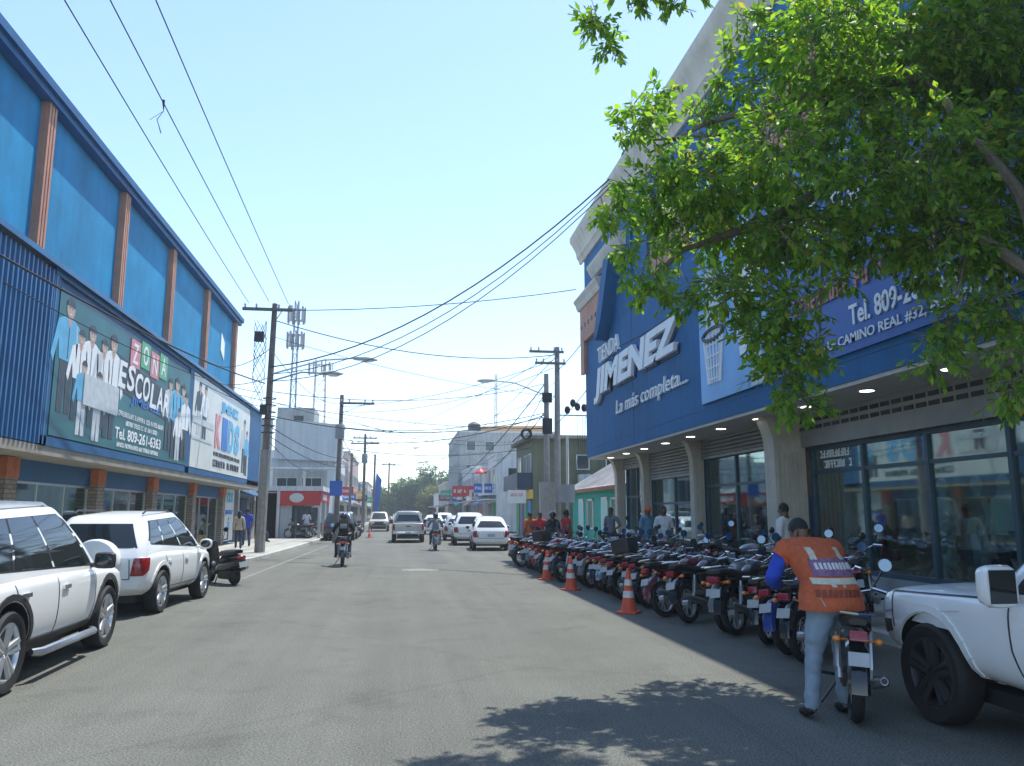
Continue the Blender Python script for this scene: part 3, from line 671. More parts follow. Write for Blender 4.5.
P(t, 'finial', MB().loft([[(-6.3+a*w, 79+b*w, z) for a, b in ((-1,-1),(1,-1),(1,1),(-1,1))] for z, w in ((7.2,.9),(8.2,.9),(8.25,.6),(9.3,.5),(10.2,.12))]), M['white'])
house('pink_building', 'pinkish building with red parapet beyond the finial building', 'left', -5.8, 12, 94, 118, 8.6, 'pinkwall', 2, 'white')
house('grey_building', 'grey low building far along the left pavement', 'left', -5.6, 12, 122, 140, 6.0, 'grey', 2)
house('beige_building', 'beige far building nearest the trees on the left side', 'left', -5.4, 12, 144, 165, 7.0, 'beige', 2)
house('white_house', 'low white building with blue awning far along the left pavement', 'left', -5.3, 12, 168, 200, 4.4, 'white', 1)
# right side: teal wooden house
b = empty('wooden_house', (10.6, 42, 0), 0, 'teal clapboard wooden house with rusty zinc roof', 'house')
mb = MB(); z = .2
while z < 3.0:
    mb.prism([(10.6,z),(10.565,z),(10.59,z+.15),(10.6,z+.15)], fy(0), 33.5, 48.5)
    mb.prism([(48.5,z),(48.5+.03,z),(48.5,z+.15)], fx(0), 10.6, 18); z += .15
mb.box(10.6,18,33.5,48.5,.14,3.05)
P(b, 'wall', mb, M['teal'], angle=0)
mb = MB().prism([(10.2,2.95),(14.4,5.4),(18.6,2.95),(18.6,3.02),(14.4,5.48),(10.2,3.03)], fy(0), 33.2, 48.9)
for i in range(26):
    y = 33.4+i*.6; mb.tube([(10.2,y,3.05),(14.4,y,5.5)], .035, 5)
P(b, 'roof', mb, M['zinc'])
P(b, 'eave_board', MB().box(10.17,10.2,33.2,48.9,2.82,3.0), M['rust'])
for y0, y1 in ((45.6,46.7),(40.2,41.3),(36.4,37.4)):
    f = P(b, 'door', MB().box(10.55,10.6,y0,y1,.15,2.35), M['tealtrim'])
    MB().box(10.53,10.56,y0-.1,y0,.15,2.45).box(10.53,10.56,y1,y1+.1,.15,2.45).box(10.53,10.56,y0-.1,y1+.1,2.35,2.5).build('frame', M['white'], f, world=True)
for y0, y1 in ((43.2,44.4),(38.2,39.3)):
    mb = MB().box(10.5,10.57,y0-.1,y0,.9,2.45).box(10.5,10.57,y1,y1+.1,.9,2.45).box(10.5,10.57,y0-.1,y1+.1,2.35,2.45).box(10.5,10.57,y0-.1,y1+.1,.8,.9)
    f = P(b, 'window', mb, M['white'])
    mb = MB(); z = .95
    while z < 2.3: mb.box(10.54,10.58,y0,y1,z,z+.05); z += .12
    mb.box(10.585,10.595,y0,y1,.9,2.35); mb.build('louvres', M['fasciagrey'], f, world=True)
P(b, 'step', MB().box(10.0,10.55,40.0,41.5,.1,.28), M['kerb'])
# olive two storey building behind
b = empty('olive_building', (9.2, 54, 0), 0, 'olive two storey building with small white window behind the teal house', 'building')
P(b, 'wall', MB().box(8.7,22,52,59.5,-.05,6.5), M['olive'])
P(b, 'parapet', MB().box(8.3,22.2,51.6,59.6,6.5,6.72), M['olive'])
P(b, 'coping', MB().box(9.8,22.2,51.55,51.6,6.55,6.75), M['fasciagrey'])
windows_on(b, 'y-', 52, [(11.6,12.5)], [(4.5,5.5)], M['white'], M['pane']); windows_on(b, 'y-', 52, [(13.6,16.5)], [(4.1,5.3)], M['white'], M['pane'], bars=5)
P(b, 'air_conditioner', MB().box(11.7,12.5,51.55,52,3.6,4.2), M['white'])
windows_on(b, 'x-', 8.7, [(52.6,53.7),(54.4,55.5),(56.8,58.6)], [(3.6,5.6)], M['white'], M['pane'], bars=1)
P(b, 'balcony', MB().box(7.7,8.7,52.2,59.3,3.25,3.42).box(7.7,7.76,52.2,59.3,3.42,4.3).box(7.7,8.7,52.2,52.26,3.42,4.3), M['navysign'])
for y, c in ((52.4,'doorblue'),(54.1,'doorgreen'),(55.8,'doorpurple'),(57.5,'doorgreen')): P(b, 'shop_door', MB().box(8.6,8.7,y,y+1.3,.14,2.5), M[c])
P(b, 'fascia', MB().box(8.45,8.7,52.0,59.5,2.6,3.2), M['yellow'])
t = empty('shop_sign', (7.9, 51.5, 2.5), 0, 'white hanging sign board below the navy balcony', 'sign')
MB().box(7.0,8.2,51.75,51.85,2.3,3.15).build('panel', M['banwhite'], t, world=True)
scribble(7.2, 8.0, 2.75, .2, 51.74, 0, M['printpink'], t)
MB().box(7.55,7.6,51.78,51.82,3.15,3.3).build('bracket', M['metal'], t, world=True)
house('white_building', 'white two storey building with balcony next to the olive building', 'right', 8.2, 12, 67.5, 74, 6.6, 'white', 2, balcony=True, ground=('doorgreen','grey','doorblue'))
house('white_building', 'white two storey shop building with pink shutters on the right', 'right', 7.8, 12, 74.5, 84, 5.8, 'white', 2, balcony=True, ground=('pinkshut','grey'))
house('grey_building', 'pale grey shop building before the tall grey block', 'right', 7.6, 12, 84.5, 97, 6.4, 'palegrey', 2, balcony=True, ground=('doorblue','pane','grey'))
b = house('tall_building', 'tall grey block with orange roof structure on the right', 'right', 7.2, 12, 98, 118, 11.5, 'grey', 4, 'palegrey', ground='grey', step=4)
P(b, 'roof_structure', MB().prism([(10,11.68),(10,12.3),(18,12.5),(18,11.68)], fy(0), 98.4, 104), mat('orange_roof', (.55,.32,.14), .8))
P(b, 'water_tank', MB().lathe([(.8,11.68),(.8,12.6),(.3,12.9),(0,12.95)], (9.2,99.4,0), n=16), M['plastic'])
house('beige_building', 'beige low building between the tall block and the trees', 'right', 7.0, 12, 122, 142, 6.2, 'beige', 2)
house('white_house', 'white low house at the far right end of the street', 'right', 6.8, 12, 146, 178, 5.0, 'white', 1)
t = empty('shop_sign', (6.6, 82, 3.6), 0, 'red and yellow projecting sign on the far right pavement', 'sign')
MB().box(5.4,7.6,81.9,82.1,3.3,4.4).build('panel', M['red'], t, world=True)
MB().box(6.6,7.5,81.87,81.9,3.4,4.3).build('yellow_field', M['yellow'], t, world=True)
scribble(5.55, 6.5, 3.7, .35, 81.89, 0, M['lwhite'], t)
MB().box(6.45,6.57,81.94,82.06,.1,3.3).build('post', M['metal'], t, world=True)
t = empty('sunshade', (7.6, 73.5, 4.8), 0, 'red and white sunshade above the white building balcony', 'sunshade')
MB().lathe([(.62,5.25),(.58,5.35),(0,5.75)], (7.4,73.2,0), n=10).build('canopy', M['red'], t, world=True); MB().tube([(7.4,73.2,3.3),(7.4,73.2,5.8)], .04).build('pole', M['metal'], t, world=True)
t = empty('hanging_sign', (-3.3, 47.2, 3), 0, 'blue square sign fixed on the second left pole', 'sign')
MB().box(-3.9,-3.2,47.02,47.1,2.65,3.5).build('panel', M['bluesign'], t, world=True)
t = empty('banner', (-2.6, 93, 0), 0, 'tall blue feather banner on the far left pavement', 'banner')
MB().prism([(-2.9,1.2),(-2.3,1.0),(-1.9,5.4),(-2.5,6.2)], fy(92.5), 0, .04).build('cloth', M['bluesign'], t, world=True); MB().tube([(-2.9,92.5,.1),(-2.9,92.5,1.2),(-2.5,92.5,6.2)], .03).build('pole', M['metal'], t, world=True)
t = empty('banner', (-7.9,46.9,2.5), 0, 'small upright white banner on a grey post behind the wooden pole', 'banner')
MB().box(-8.05,-7.2,47.0,47.06,4.3,7.0).build('panel', M['banwhite'], t, world=True); MB().box(-7.7,-7.5,47.1,47.3,.1,7.2).build('post', M['metal'], t, world=True)
# ---------------------------------------------------------------- masts behind
def lattice(name, label, x, y, z0, z1, w, m, ant=True):
    t = empty(name, (x, y, z0), 0, label, 'mast')
    mb = MB(); n = int((z1-z0)/1.2); c = [(-w,-w),(w,-w),(w,w),(-w,w)]
    for a, b_ in c: mb.tube([(x+a,y+b_,z0),(x+a*.6,y+b_*.6,z1)], .05, 5)
    for i in range(n):
        za, zb = z0+i*(z1-z0)/n, z0+(i+1)*(z1-z0)/n; ka = 1-.4*i/n; kb = 1-.4*(i+1)/n
        for j in range(4):
            p, q = c[j], c[(j+1)%4]; mb.tube([(x+p[0]*ka,y+p[1]*ka,za),(x+q[0]*kb,y+q[1]*kb,zb)], .028, 4); mb.tube([(x+p[0]*ka,y+p[1]*ka,za),(x+q[0]*ka,y+q[1]*ka,za)], .028, 4)
    mb.build('frame', m, t, world=True)
    if ant:
        for k in range(9):
            g = 2*math.pi*k/9; r = w+.5
            for zz in ((z1-1.3, z1-3.6) if ant == 2 else (z1-1.2,)):
                MB().obox((x+r*math.cos(g), y+r*math.sin(g), zz), .10, .17, 1.45, Matrix.Rotation(g,3,'Z')).tube([(x,y,zz+.5),(x+r*math.cos(g),y+r*math.sin(g),zz+.5)], .035, 4).tube([(x,y,zz-.5),(x+r*math.cos(g),y+r*math.sin(g),zz-.5)], .035, 4).build('antenna', M['mastgrey'], t, world=True)
    return t
M['mastgrey'] = mat('galvanised_steel', (.30,.30,.31), .5, metal=.4)
M['mastred'] = mat('mast_red_white', (.45,.28,.26), .6)
lattice('telecom_mast', 'tall grey telecom mast crowded with antennas on the pale roof', -9.35, 71.5, 9.5, 20.4, .25, M['mastgrey'], 2)
lattice('telecom_mast', 'shorter pinkish lattice mast with ring of antennas farther behind', -9.4, 95, -.1, 19.6, .9, M['mastred'], 1)
lattice('telecom_mast', 'very thin distant lattice mast above the grey block', 15.6, 130, -.1, 24.5, .25, M['mastred'], 0)
# ---------------------------------------------------------------- poles and street lamps
def street_lamp(p0, p1, label):
    t = empty('street_lamp', p0, 0, label, 'street lamp', 'street lamps on poles')
    p0, p1 = Vector(p0), Vector(p1); d = p1-p0; h = Vector((d.x, d.y, 0)).normalized()
    mid = p0+d*.6+Vector((0,0,.18))
    MB().tube([p0, mid, p1], .035, 7).build('arm', M['metal'], t, world=True)
    Mx = Matrix((h, Vector((-h.y,h.x,0)), Vector((0,0,1)))).transposed()
    MB().loft([[p1 + Mx @ Vector((a, w*math.cos(k*math.pi/5), c+hh*math.sin(k*math.pi/5))) for k in range(10)] for a, w, hh, c in ((-.1,.04,.04,0),(.1,.10,.08,0),(.45,.16,.11,-.01),(.75,.13,.08,-.03),(.9,.04,.03,-.05))]).build('head', M['palegrey'], t, world=True)
    MB().ell(p1 + h*.5 + Vector((0,0,-.09)), (.25,.13,.07)).build('lens', M['lamp'], t, world=True)
def pole(name, label, x, y, h, r, m, lean=(0,0), arms=(), trans=False, base=None, cat='utility pole'):
    t = empty(name, (x, y, 0), 0, label, cat, None)
    top = Vector((x+lean[0], y+lean[1], h))
    pts = [Vector((x,y,-.1)).lerp(top, k/5) for k in range(6)]
    MB().tube(pts, [r*(1-.07*k) for k in range(6)], 10).build('shaft', m, t, world=True)
    if base: MB().tube([Vector((x,y,-.1)), Vector((x,y,0)).lerp(top, base/h)], [r*1.25, r*1.18], 8).build('concrete_base', M['concrete'], t, world=True)
    for z, w, dx in arms:
        c = Vector((x,y,0)).lerp(top, z/h)
        f = MB().box(c.x-w+dx, c.x+w+dx, c.y-r-.09, c.y-r+.02, z-.06, z+.06).tube([c+Vector((w*.6+dx,-r,0)), c+Vector((0,-r,-.6))], .02, 4).build('crossarm', M['wood'], t, world=True)
        for q in (-.9,-.45,.45,.9):
            MB().lathe([(.02,0),(.05,.04),(.03,.08),(.055,.12),(.03,.18),(0,.19)], (c.x+w*q+dx, c.y-r-.03, z+.06), n=8).build('insulator', M['palegrey'], f, world=True)
    if trans:
        z = trans; c = Vector((x,y,0)).lerp(top, z/h)
        MB().lathe([(0,0),(.26,0),(.27,.05),(.27,.75),(.23,.82),(0,.84)], (c.x+.02, c.y-r-.32, z), n=14).lathe([(.03,.82),(.05,.9),(.03,1.0)], (c.x+.1,c.y-r-.32,z), n=6).build('transformer', M['grey'], t, world=True)
    return t
pl = pole('utility_pole', 'leaning weathered wooden pole with concrete sleeve beside the blue store', -5.4, 33.4, 10.3, .165, M['wood'], (.12,.1), ((10.0,1.0,-.25),), base=4.2)
mb = MB()
for k in range(9):
    g = k*.7; mb.tube([(-5.75+.25*math.sin(g+i*.8), 33.2+.1*math.cos(g*2+i), 9.4-i*.35+.1*math.sin(k)) for i in range(12-(k%4)*2)], .013, 4)
for k in range(6): mb.tube([(-5.3+.26*math.cos(q*.6+k), 33.45+.26*math.sin(q*.6+k), 4.9+k*.28) for q in range(12)], .022, 4)
P(pl, 'cable_tangle', mb, M['wire'])
P(pl, 'junction_box', MB().box(-5.95,-5.6,33.0,33.25,8.6,9.0).box(-5.6,-5.3,33.0,33.2,5.6,6.0), M['plastic'])
street_lamp((-5.3,33.4,7.0), (-3.15,32.6,7.25), 'lower grey street lamp on long arm from leaning pole')
street_lamp((-5.3,33.4,7.3), (-1.9,33.6,8.1), 'upper grey street lamp on longest arm from leaning pole')
pole('utility_pole', 'grey wooden pole with transformer and blue square sign on the left', -3.5, 47.3, 8.5, .17, M['wood'], (.1,0), ((8.0,1.0,.9),), trans=5.9)
pole('utility_pole', 'far left pole with double crossarms and round transformers', -3.15, 75, 8.9, .17, M['wood'], (0,0), ((8.5,1.1,0),(8.0,1.3,0)), trans=6.2)
pole('utility_pole', 'bare far left pole between the finial building and crossarm pole', -4.0, 68, 6.6, .14, M['wood'], (.1,0))
pole('utility_pole', 'slim far left pole beside the pink building', -2.7, 90, 8.1, .16, M['wood'], (.05,0))
pole('utility_pole', 'farthest left pole near the tan pickup', -1.4+.1, 108, 8.3, .15, M['wood'], (0,0), ((8.0,.8,0),))
pr_ = pole('utility_pole', 'tall concrete pole with crossarms and black fittings before the teal house', 7.95, 40.1, 10.2, .20, M['concrete'], (.06,0), ((9.9,.9,-.6),(9.3,.8,-.4)))
mb = MB()
for k in range(7): mb.ell((8.5+.28*k+.1*math.sin(k*3), 40.0, 6.9+.25*math.sin(k*1.7)+.12*k*(k<4)), (.16,.14,.22), n=8)
P(pr_, 'cable_bundle', mb, M['wire'])
P(pr_, 'bracket', MB().box(8.1,9.9,39.97,40.03,6.6,6.66), M['metal'])
P(pr_, 'meter_box', MB().box(7.75,8.75,39.6,39.85,2.2,3.1), M['grey'])
mb = MB()
for k in range(5): mb.tube([(9.0+.15*k,40,6.6),(9.05+.1*k,40,4.8),(8.9+.12*k,40,3.6)], .015, 4)
P(pr_, 'hanging_cables', mb, M['wire'])
p2 = pole('utility_pole', 'shorter concrete pole close beside the tall concrete one', 7.35, 39.7, 8.7, .19, M['concrete'])
P(p2, 'base_block', MB().box(6.98,7.72,39.25,39.95,.1,3.2), M['concrete'])
P(p2, 'cable_coil', MB().lathe([(.22,-.05),(.3,0),(.22,.05),(.16,0),(.22,-.05)], (6.3,39.6,5.6), (0,1,0), 16).tube([(7.3,39.6,5.9),(6.3,39.6,5.85),(5.6,39.6,5.2)], .03, 5), M['wire'])
P(p2, 'clamps', MB().box(7.1,7.6,39.44,39.52,7.2,7.7).box(7.1,7.6,39.44,39.52,5.6,6.4), M['plastic'])
pole('utility_pole', 'thin steel pole standing just right of the concrete poles', 8.6, 40.6, 5.6, .09, M['metal'])
street_lamp((7.3,39.7,7.6), (4.65,39.4,8.25), 'grey street lamp on arm from the concrete poles')
street_lamp((5.9,100,9.0), (2.4,99,9.6), 'small far street lamp in front of the tall grey block')
# ---------------------------------------------------------------- overhead cables
def cable(a, b_, sag, r, label, n=14):
    a, b_ = Vector(a), Vector(b_)
    pts = [a.lerp(b_, i/n) - Vector((0,0,sag*4*(i/n)*(1-i/n))) for i in range(n+1)]
    o = MB().tube(pts, r, 5).build('overhead_cable', M['wire'])
    o['label'] = label; o['category'] = 'cable'; o['group'] = 'overhead cables'; return o
cable((-6.3,33.3,10.25), (-5.2,-6,10.6), .25, .012, 'thin overhead power cable running towards us along the blue store, left one')
cb = cable((-5.5,33.3,10.35), (-4.7,-6,10.9), .25, .012, 'thin overhead power cable with a kite scrap, middle one of three')
cable((-4.7,33.3,10.25), (-4.0,-6,11.1), .25, .012, 'thin overhead power cable nearest the road, right one of three')
cable((-5.5,33.3,6.9), (-8.2,6,6.7), .5, .025, 'thick black cable slung along the front of the blue store')
cable((-5.6,33.3,6.5), (-8.6,7,6.9), .8, .012, 'thin black cable slung low along the blue store')
cable((-5.3,33.4,10.0), (7.0,31,10.7), .25, .018, 'straight high cable crossing from the leaning pole to the right store')
cable((-5.3,33.4,7.6), (7.0,25.5,13.1), 1.3, .028, 'thick bundle cable rising across the street to the right cornice, upper')
cable((-5.3,33.4,7.3), (7.0,25.2,12.9), 1.5, .018, 'cable rising across the street to the right cornice, middle')
cable((-5.3,33.4,7.0), (7.0,24.9,12.7), 1.6, .018, 'cable rising across the street to the right cornice, lowest')
cable((-5.3,33.5,7.2), (-9,43.0,8.3), .1, .018, 'pale cable from leaning pole back to the blue store corner')
cable((-5.3,33.5,6.6), (7.3,39.7,8.2), .6, .016, 'sagging cable from leaning pole to the shorter concrete pole, upper')
cable((-3.4,47.2,7.8), (7.8,40.1,9.5), .5, .016, 'cable from transformer pole to tall concrete pole, upper')
cable((-3.4,47.2,7.5), (7.8,40.1,9.1), .7, .016, 'cable from transformer pole to tall concrete pole, lower')
cable((-5.3,33.5,5.6), (7.3,39.7,6.5), .75, .022, 'low thick cable from leaning pole to the shorter concrete pole')
cable((-3.4,47.2,6.6), (7.3,39.7,6.7), .5, .02, 'black cable strung between transformer pole and concrete pole at mid height')
cable((-3.4,47.2,5.9), (7.3,39.7,6.6), .7, .022, 'black cable strung low between transformer pole and concrete pole')
cable((-5.3,33.5,5.2), (-3.1,75,7.0), .8, .02, 'cable running back along the left pavement, upper one')
cable((-5.3,33.5,4.8), (-3.1,75,6.4), .9, .02, 'cable running back along the left pavement, lower one')
cable((-3.1,75,7.2), (5.9,100,8.6), .8, .025, 'far cable crossing to the lamp before the tall grey block')
cable((7.95,40.1,8.9), (7.4,27,9.3), .25, .018, 'cable from tall concrete pole to the right store wall, upper')
cable((7.95,40.1,6.2), (7.4,27,7.3), .2, .018, 'cable from tall concrete pole to the right store wall, lower')
cable((7.35,39.6,8.3), (5.6,78,4.6), .4, .03, 'thick cable dropping away from concrete pole along the right pavement')
cable((7.35,39.6,6.8), (7.6,84,5.2), .6, .02, 'cable running away from concrete pole above the white buildings')
cable((7.35,26,7.3), (7.35,10,7.9), .5, .02, 'cable strung across the front of the right store lettering')
cable((-6.2,90,7.5), (7.2,98,8.8), .9, .03, 'farthest cable crossing the street before the trees')
cable((-3.2,75,8.6), (7.95,40.1,9.9), .7, .018, 'long slanting cable from far crossarm pole to tall concrete pole')
q_ = Vector((-5.5,33.3,10.35)).lerp(Vector((-4.7,-6,10.9)), .42) - Vector((0,0,.24))
t = MB().tube([q_+Vector((0,0,.05)), q_+Vector((.02,0,-.2)), q_+Vector((-.1,0,-.4)), q_+Vector((0,0,-.7))], [.035,.006,.009,.012], 5).tube([q_+Vector((.02,0,-.2)), q_+Vector((-.25,0,-.42))], .005, 4).build('cable_scrap', M['wire']); tag(t, 'tattered scrap hanging from the middle overhead power cable', 'scrap')

# projecting shop signs, awnings and air conditioners of the far shopfronts
SG = [('right',8.2,69.5,3.4,1.6,.8,'bluesign','blue'),('right',8.2,72.6,2.9,1.3,.7,'banwhite','white'),('right',7.8,77.5,3.3,1.5,.9,'red','red'),('right',7.8,81,2.9,1.2,.6,'navysign','navy'),('right',7.6,87,3.4,1.6,.8,'yellow','yellow'),('right',7.6,91,3.0,1.5,.7,'bluesign','darker blue'),('right',7.2,102,3.6,1.8,.9,'printgreen','green'),('right',7.2,110,3.3,1.6,.8,'red','far red'),
      ('left',-6.0,80,3.4,1.5,.8,'red','red'),('left',-6.0,87,3.0,1.4,.7,'bluesign','blue'),('left',-5.8,97,3.4,1.6,.8,'yellow','yellow'),('left',-5.8,108,3.2,1.6,.8,'navysign','navy'),('left',-5.6,126,3.2,1.8,.9,'printgreen','green')]
for side, x, y, z, w, h, m, cn in SG:
    s = -1 if side == 'right' else 1
    t = empty('shop_sign', (x, y, z), 0, '%s projecting shop sign on the far %s side of the street' % (cn, side), 'sign', 'projecting signs of the far shops')
    x0, x1 = sorted((x+s*.15, x+s*(.15+w)))
    MB().box(x0, x1, y-.06, y+.06, z, z+h).build('panel', M[m], t, world=True)
    scribble(x0+.12, x1-.1, z+h*.35, h*.32, y-.07, 0, M['lwhite'] if m != 'banwhite' else M['printblue'], t)
    MB().box(min(x,x+s*.2), max(x,x+s*.2), y-.02, y+.02, z+h*.4, z+h*.5).build('bracket', M['metal'], t, world=True)
for side, x, y0, y1, m in (('right',8.2,68,73.5,'doorblue'),('right',7.8,75,79,'pinkshut'),('right',7.6,85,90,'teal'),('right',7.2,99,106,'navysign'),('left',-6.0,79,84,'doorblue'),('left',-5.8,95,101,'rust'),('left',-5.6,123,130,'teal')):
    s = -1 if side == 'right' else 1
    t = empty('awning', (x, (y0+y1)/2, 2.5), 0, '%s cloth awning over a far shopfront on the %s side of the street' % ({'doorblue':'blue','pinkshut':'pink','teal':'teal','navysign':'navy','rust':'rust red'}[m], side), 'awning')
    MB().prism([(x,3.0),(x+s*1.5,2.55),(x+s*1.5,2.38),(x+s*1.46,2.38),(x+s*1.46,2.5),(x,2.94)], fy(0), y0, y1).build('cloth', M[m], t, world=True)
for i, (a, b_) in enumerate([((-3.15,75,7.9),(7.3,62,6.4)),((-3.4,47.2,7.0),(-3.15,75,7.6)),((-3.4,47.2,6.2),(-3.15,75,6.8)),((-2.7,90,7.6),(7.2,80,6.2)),((7.95,40.1,9.7),(5.9,100,9.0)),((7.35,39.7,7.9),(8.2,70,5.6)),((-5.3,33.5,8.3),(-3.4,47.2,8.0)),((-5.3,33.5,4.6),(-6.2,69,5.4)),((-3.4,47.2,5.4),(8.7,53,6.0)),((-4,68,6.2),(7.6,70,6.0)),((-3.15,75,8.3),(-1.3,108,8.0)),((-5.35,33.4,9.6),(7.95,40.1,9.8))]):
    cable(a, b_, .5+.08*(i%4), .014+.004*(i%3), 'thin tangled street cable %s' % ['from far left crossarm pole to the olive building side','along the left poles, upper','along the left poles, lower','crossing by the pink building','from tall concrete pole far along the right side','from concrete pole to the first white balcony','from leaning pole to the transformer pole, top','from leaning pole to the pale panel building','from transformer pole to the olive building','from bare left pole to the right white building','between the two farthest left poles','high between leaning pole and the tall concrete pole'][i])

for i, (a, b_, l) in enumerate([((-5.35,33.4,8.9),(7.95,40.1,7.6),'thin sagging cable from high on the leaning pole to the tall concrete pole'),((-9,43.9,8.0),(7.35,39.7,5.9),'thin cable from the blue store corner across to the shorter concrete pole'),((-5.35,33.4,6.2),(8.7,52.2,6.4),'thin cable from the leaning pole to the olive building corner'),((-3.4,47.2,7.2),(8.7,53,6.4),'thin cable between transformer pole and the olive building roof'),((-5.9,79,7.4),(7.35,39.7,7.4),'long thin cable from the finial building to the shorter concrete pole'),((-3.15,75,6.9),(7.8,76,5.4),'thin cable from far crossarm pole to the pink shuttered shop'),((7.95,40.1,8.4),(7.2,99,10.5),'thin cable from tall concrete pole to the tall grey block'),((7.95,40.1,7.8),(8.2,70,6.2),'thin cable from tall concrete pole to the white balcony building'),((-5.35,33.4,5.9),(-9,30,7.6),'short cable from the leaning pole back to the blue store canopy'),((-5.35,33.4,8.4),(-9,38,8.6),'short cable from the leaning pole to the blue store upper wall')]):
    cable(a, b_, .35+.15*(i%4), .012+.004*(i%2), l)
# ---------------------------------------------------------------- vehicles (local axes: +y forward, +x right, z up)
def temp_obj(me):
    o = bpy.data.objects.new('tmp', me); link(o); return o
def apply_mods(o):
    me = bpy.data.meshes.new_from_object(o.evaluated_get(bpy.context.evaluated_depsgraph_get()))
    bpy.data.objects.remove(o); return me
def car_shell(st, arches, R_arch, mats, holes=()):
    """closed lofted body, smoothed, with the wheel arches cut out"""
    rings = []
    for y, w, zb, zt in st:
        d = zt-zb
        half = [(0,zb),(.72*w,zb),(.93*w,zb+.10*d),(.985*w,zb+.30*d),(1.0*w,zb+.55*d),(.99*w,zb+.80*d),(.965*w,zb+.94*d),(.86*w,zt-.002),(.40*w,zt+.018),(0,zt+.024)]
        rings.append([(x,y,z) for x,z in half] + [(-x,y,z) for x,z in reversed(half[1:-1])])
    n = len(rings[0]); h = n//2
    mb = MB(); mb.loft(rings, 0, cap=False)
    for r, base in ((0,0),(1,(len(rings)-1)*n)):
        for i in range(h):
            a, b_ = i, i+1; c, d = (n-i) % n, n-i-1
            f = [base+a, base+b_, base+d, base+c] if c != a and b_ != d else ([base+a, base+b_, base+d] if c == a else [base+a, base+b_, base+c])
            mb.f.append(f); mb.m.append(0)
    me = bpy.data.meshes.new('body'); me.from_pydata(mb.v, [], mb.f)
    bm = bmesh.new(); bm.from_mesh(me); bmesh.ops.recalc_face_normals(bm, faces=bm.faces); bm.to_mesh(me); bm.free()
    for q in mats: me.materials.append(q)
    o = temp_obj(me); o.modifiers.new('s', 'SUBSURF').levels = 2
    me = apply_mods(o); o = temp_obj(me); cut = []
    for y, rz in arches:
        for s in (-1, 1):
            c = MB().lathe([(0,0),(R_arch,0),(R_arch,.42),(0,.42)], (s*1.05, y, rz), (-s,0,0), 40)
            c.v = [(x,yy,z) for x,yy,z in c.v]
            cm = bpy.data.meshes.new('c'); cm.from_pydata(c.v, [], c.f)
            b = bmesh.new(); b.from_mesh(cm); bmesh.ops.remove_doubles(b, verts=b.verts, dist=.001); bmesh.ops.recalc_face_normals(b, faces=b.faces); b.to_mesh(cm); b.free()
            cut.append(temp_obj(cm))
    for x0,x1,y0,y1,z0,z1 in holes:
        c = MB().box(x0,x1,y0,y1,z0,z1); cm = bpy.data.meshes.new('c'); cm.from_pydata(c.v, [], c.f); cut.append(temp_obj(cm))
    for c in cut:
        m = o.modifiers.new('b', 'BOOLEAN'); m.operation = 'DIFFERENCE'; m.object = c; m.solver = 'EXACT'
    me = apply_mods(o)
    for c in cut: bpy.data.objects.remove(c)
    W = max(s[1] for s in st)
    for p in me.polygons:                               # inside of the arches is black liner
        for y, rz in arches:
            if math.hypot(p.center.y-y, p.center.z-rz) < R_arch+.012 and abs(p.center.x) < W*.975 and abs(p.normal.x) < .98 and math.hypot(p.center.y-y, p.center.z-rz) > R_arch-.03: p.material_index = 1
        for y, rz in arches:
            if math.hypot(p.center.y-y, p.center.z-rz) < R_arch-.03: p.material_index = 1
    return me
def bvh_of(me): return BVHTree.FromPolygons([v.co.copy() for v in me.vertices], [tuple(p.vertices) for p in me.polygons])
def patch(bv, ax, quad, nu=6, nv=4, off=.006, depth=.03, mb=None, m=0):
    """a panel that follows the surface below it: corners given in the view along ax, pushed onto the body"""
    mb = mb or MB(); a = {'x+':(1,0,0),'x-':(-1,0,0),'y+':(0,1,0),'y-':(0,-1,0),'z+':(0,0,1)}[ax]; a = Vector(a)
    g = []
    for j in range(nv+1):
        for i in range(nu+1):
            u, v = i/nu, j/nv
            p = [quad[0][k]*(1-u)*(1-v)+quad[1][k]*u*(1-v)+quad[2][k]*u*v+quad[3][k]*(1-u)*v for k in (0,1)]
            if ax[0] == 'x': o = Vector((0,p[0],p[1]))
            elif ax[0] == 'y': o = Vector((p[0],0,p[1]))
            else: o = Vector((p[0],p[1],0))
            hit = bv.ray_cast(o+a*5, -a, 5.2)
            if hit[0] is None:
                hit = bv.find_nearest(o+a*.7)
            N = hit[1] if hit[1].dot(a) > 0 else -hit[1]
            g.append((hit[0], N))
    n = (nu+1)*(nv+1); vs = [p+N*off for p, N in g] + [p-a*depth for p, N in g]; fs = []
    for j in range(nv):
        for i in range(nu): k = j*(nu+1)+i; fs.append((k,k+1,k+nu+2,k+nu+1))
    rim = [i for i in range(nu+1)] + [(j+1)*(nu+1)-1 for j in range(1,nv+1)] + [nv*(nu+1)+i for i in range(nu-1,-1,-1)] + [j*(nu+1) for j in range(nv-1,0,-1)]
    for i in range(len(rim)): q, r = rim[i], rim[(i+1)%len(rim)]; fs.append((q,r,n+r,n+q))
    mb.add(vs, fs, m); return mb
def strip(bv, ax, pts, w=.012, off=.003, mb=None, m=0):
    mb = mb or MB()
    for (a0,b0),(a1,b1) in zip(pts[:-1], pts[1:]):
        d = math.hypot(a1-a0,b1-b0) or 1; px, pz = -(b1-b0)/d*w/2, (a1-a0)/d*w/2
        patch(bv, ax, [(a0-px,b0-pz),(a1-px,b1-pz),(a1+px,b1+pz),(a0+px,b0+pz)], max(1,int(d/.05)), 1, off, .012, mb, m)
    return mb
WH = {}
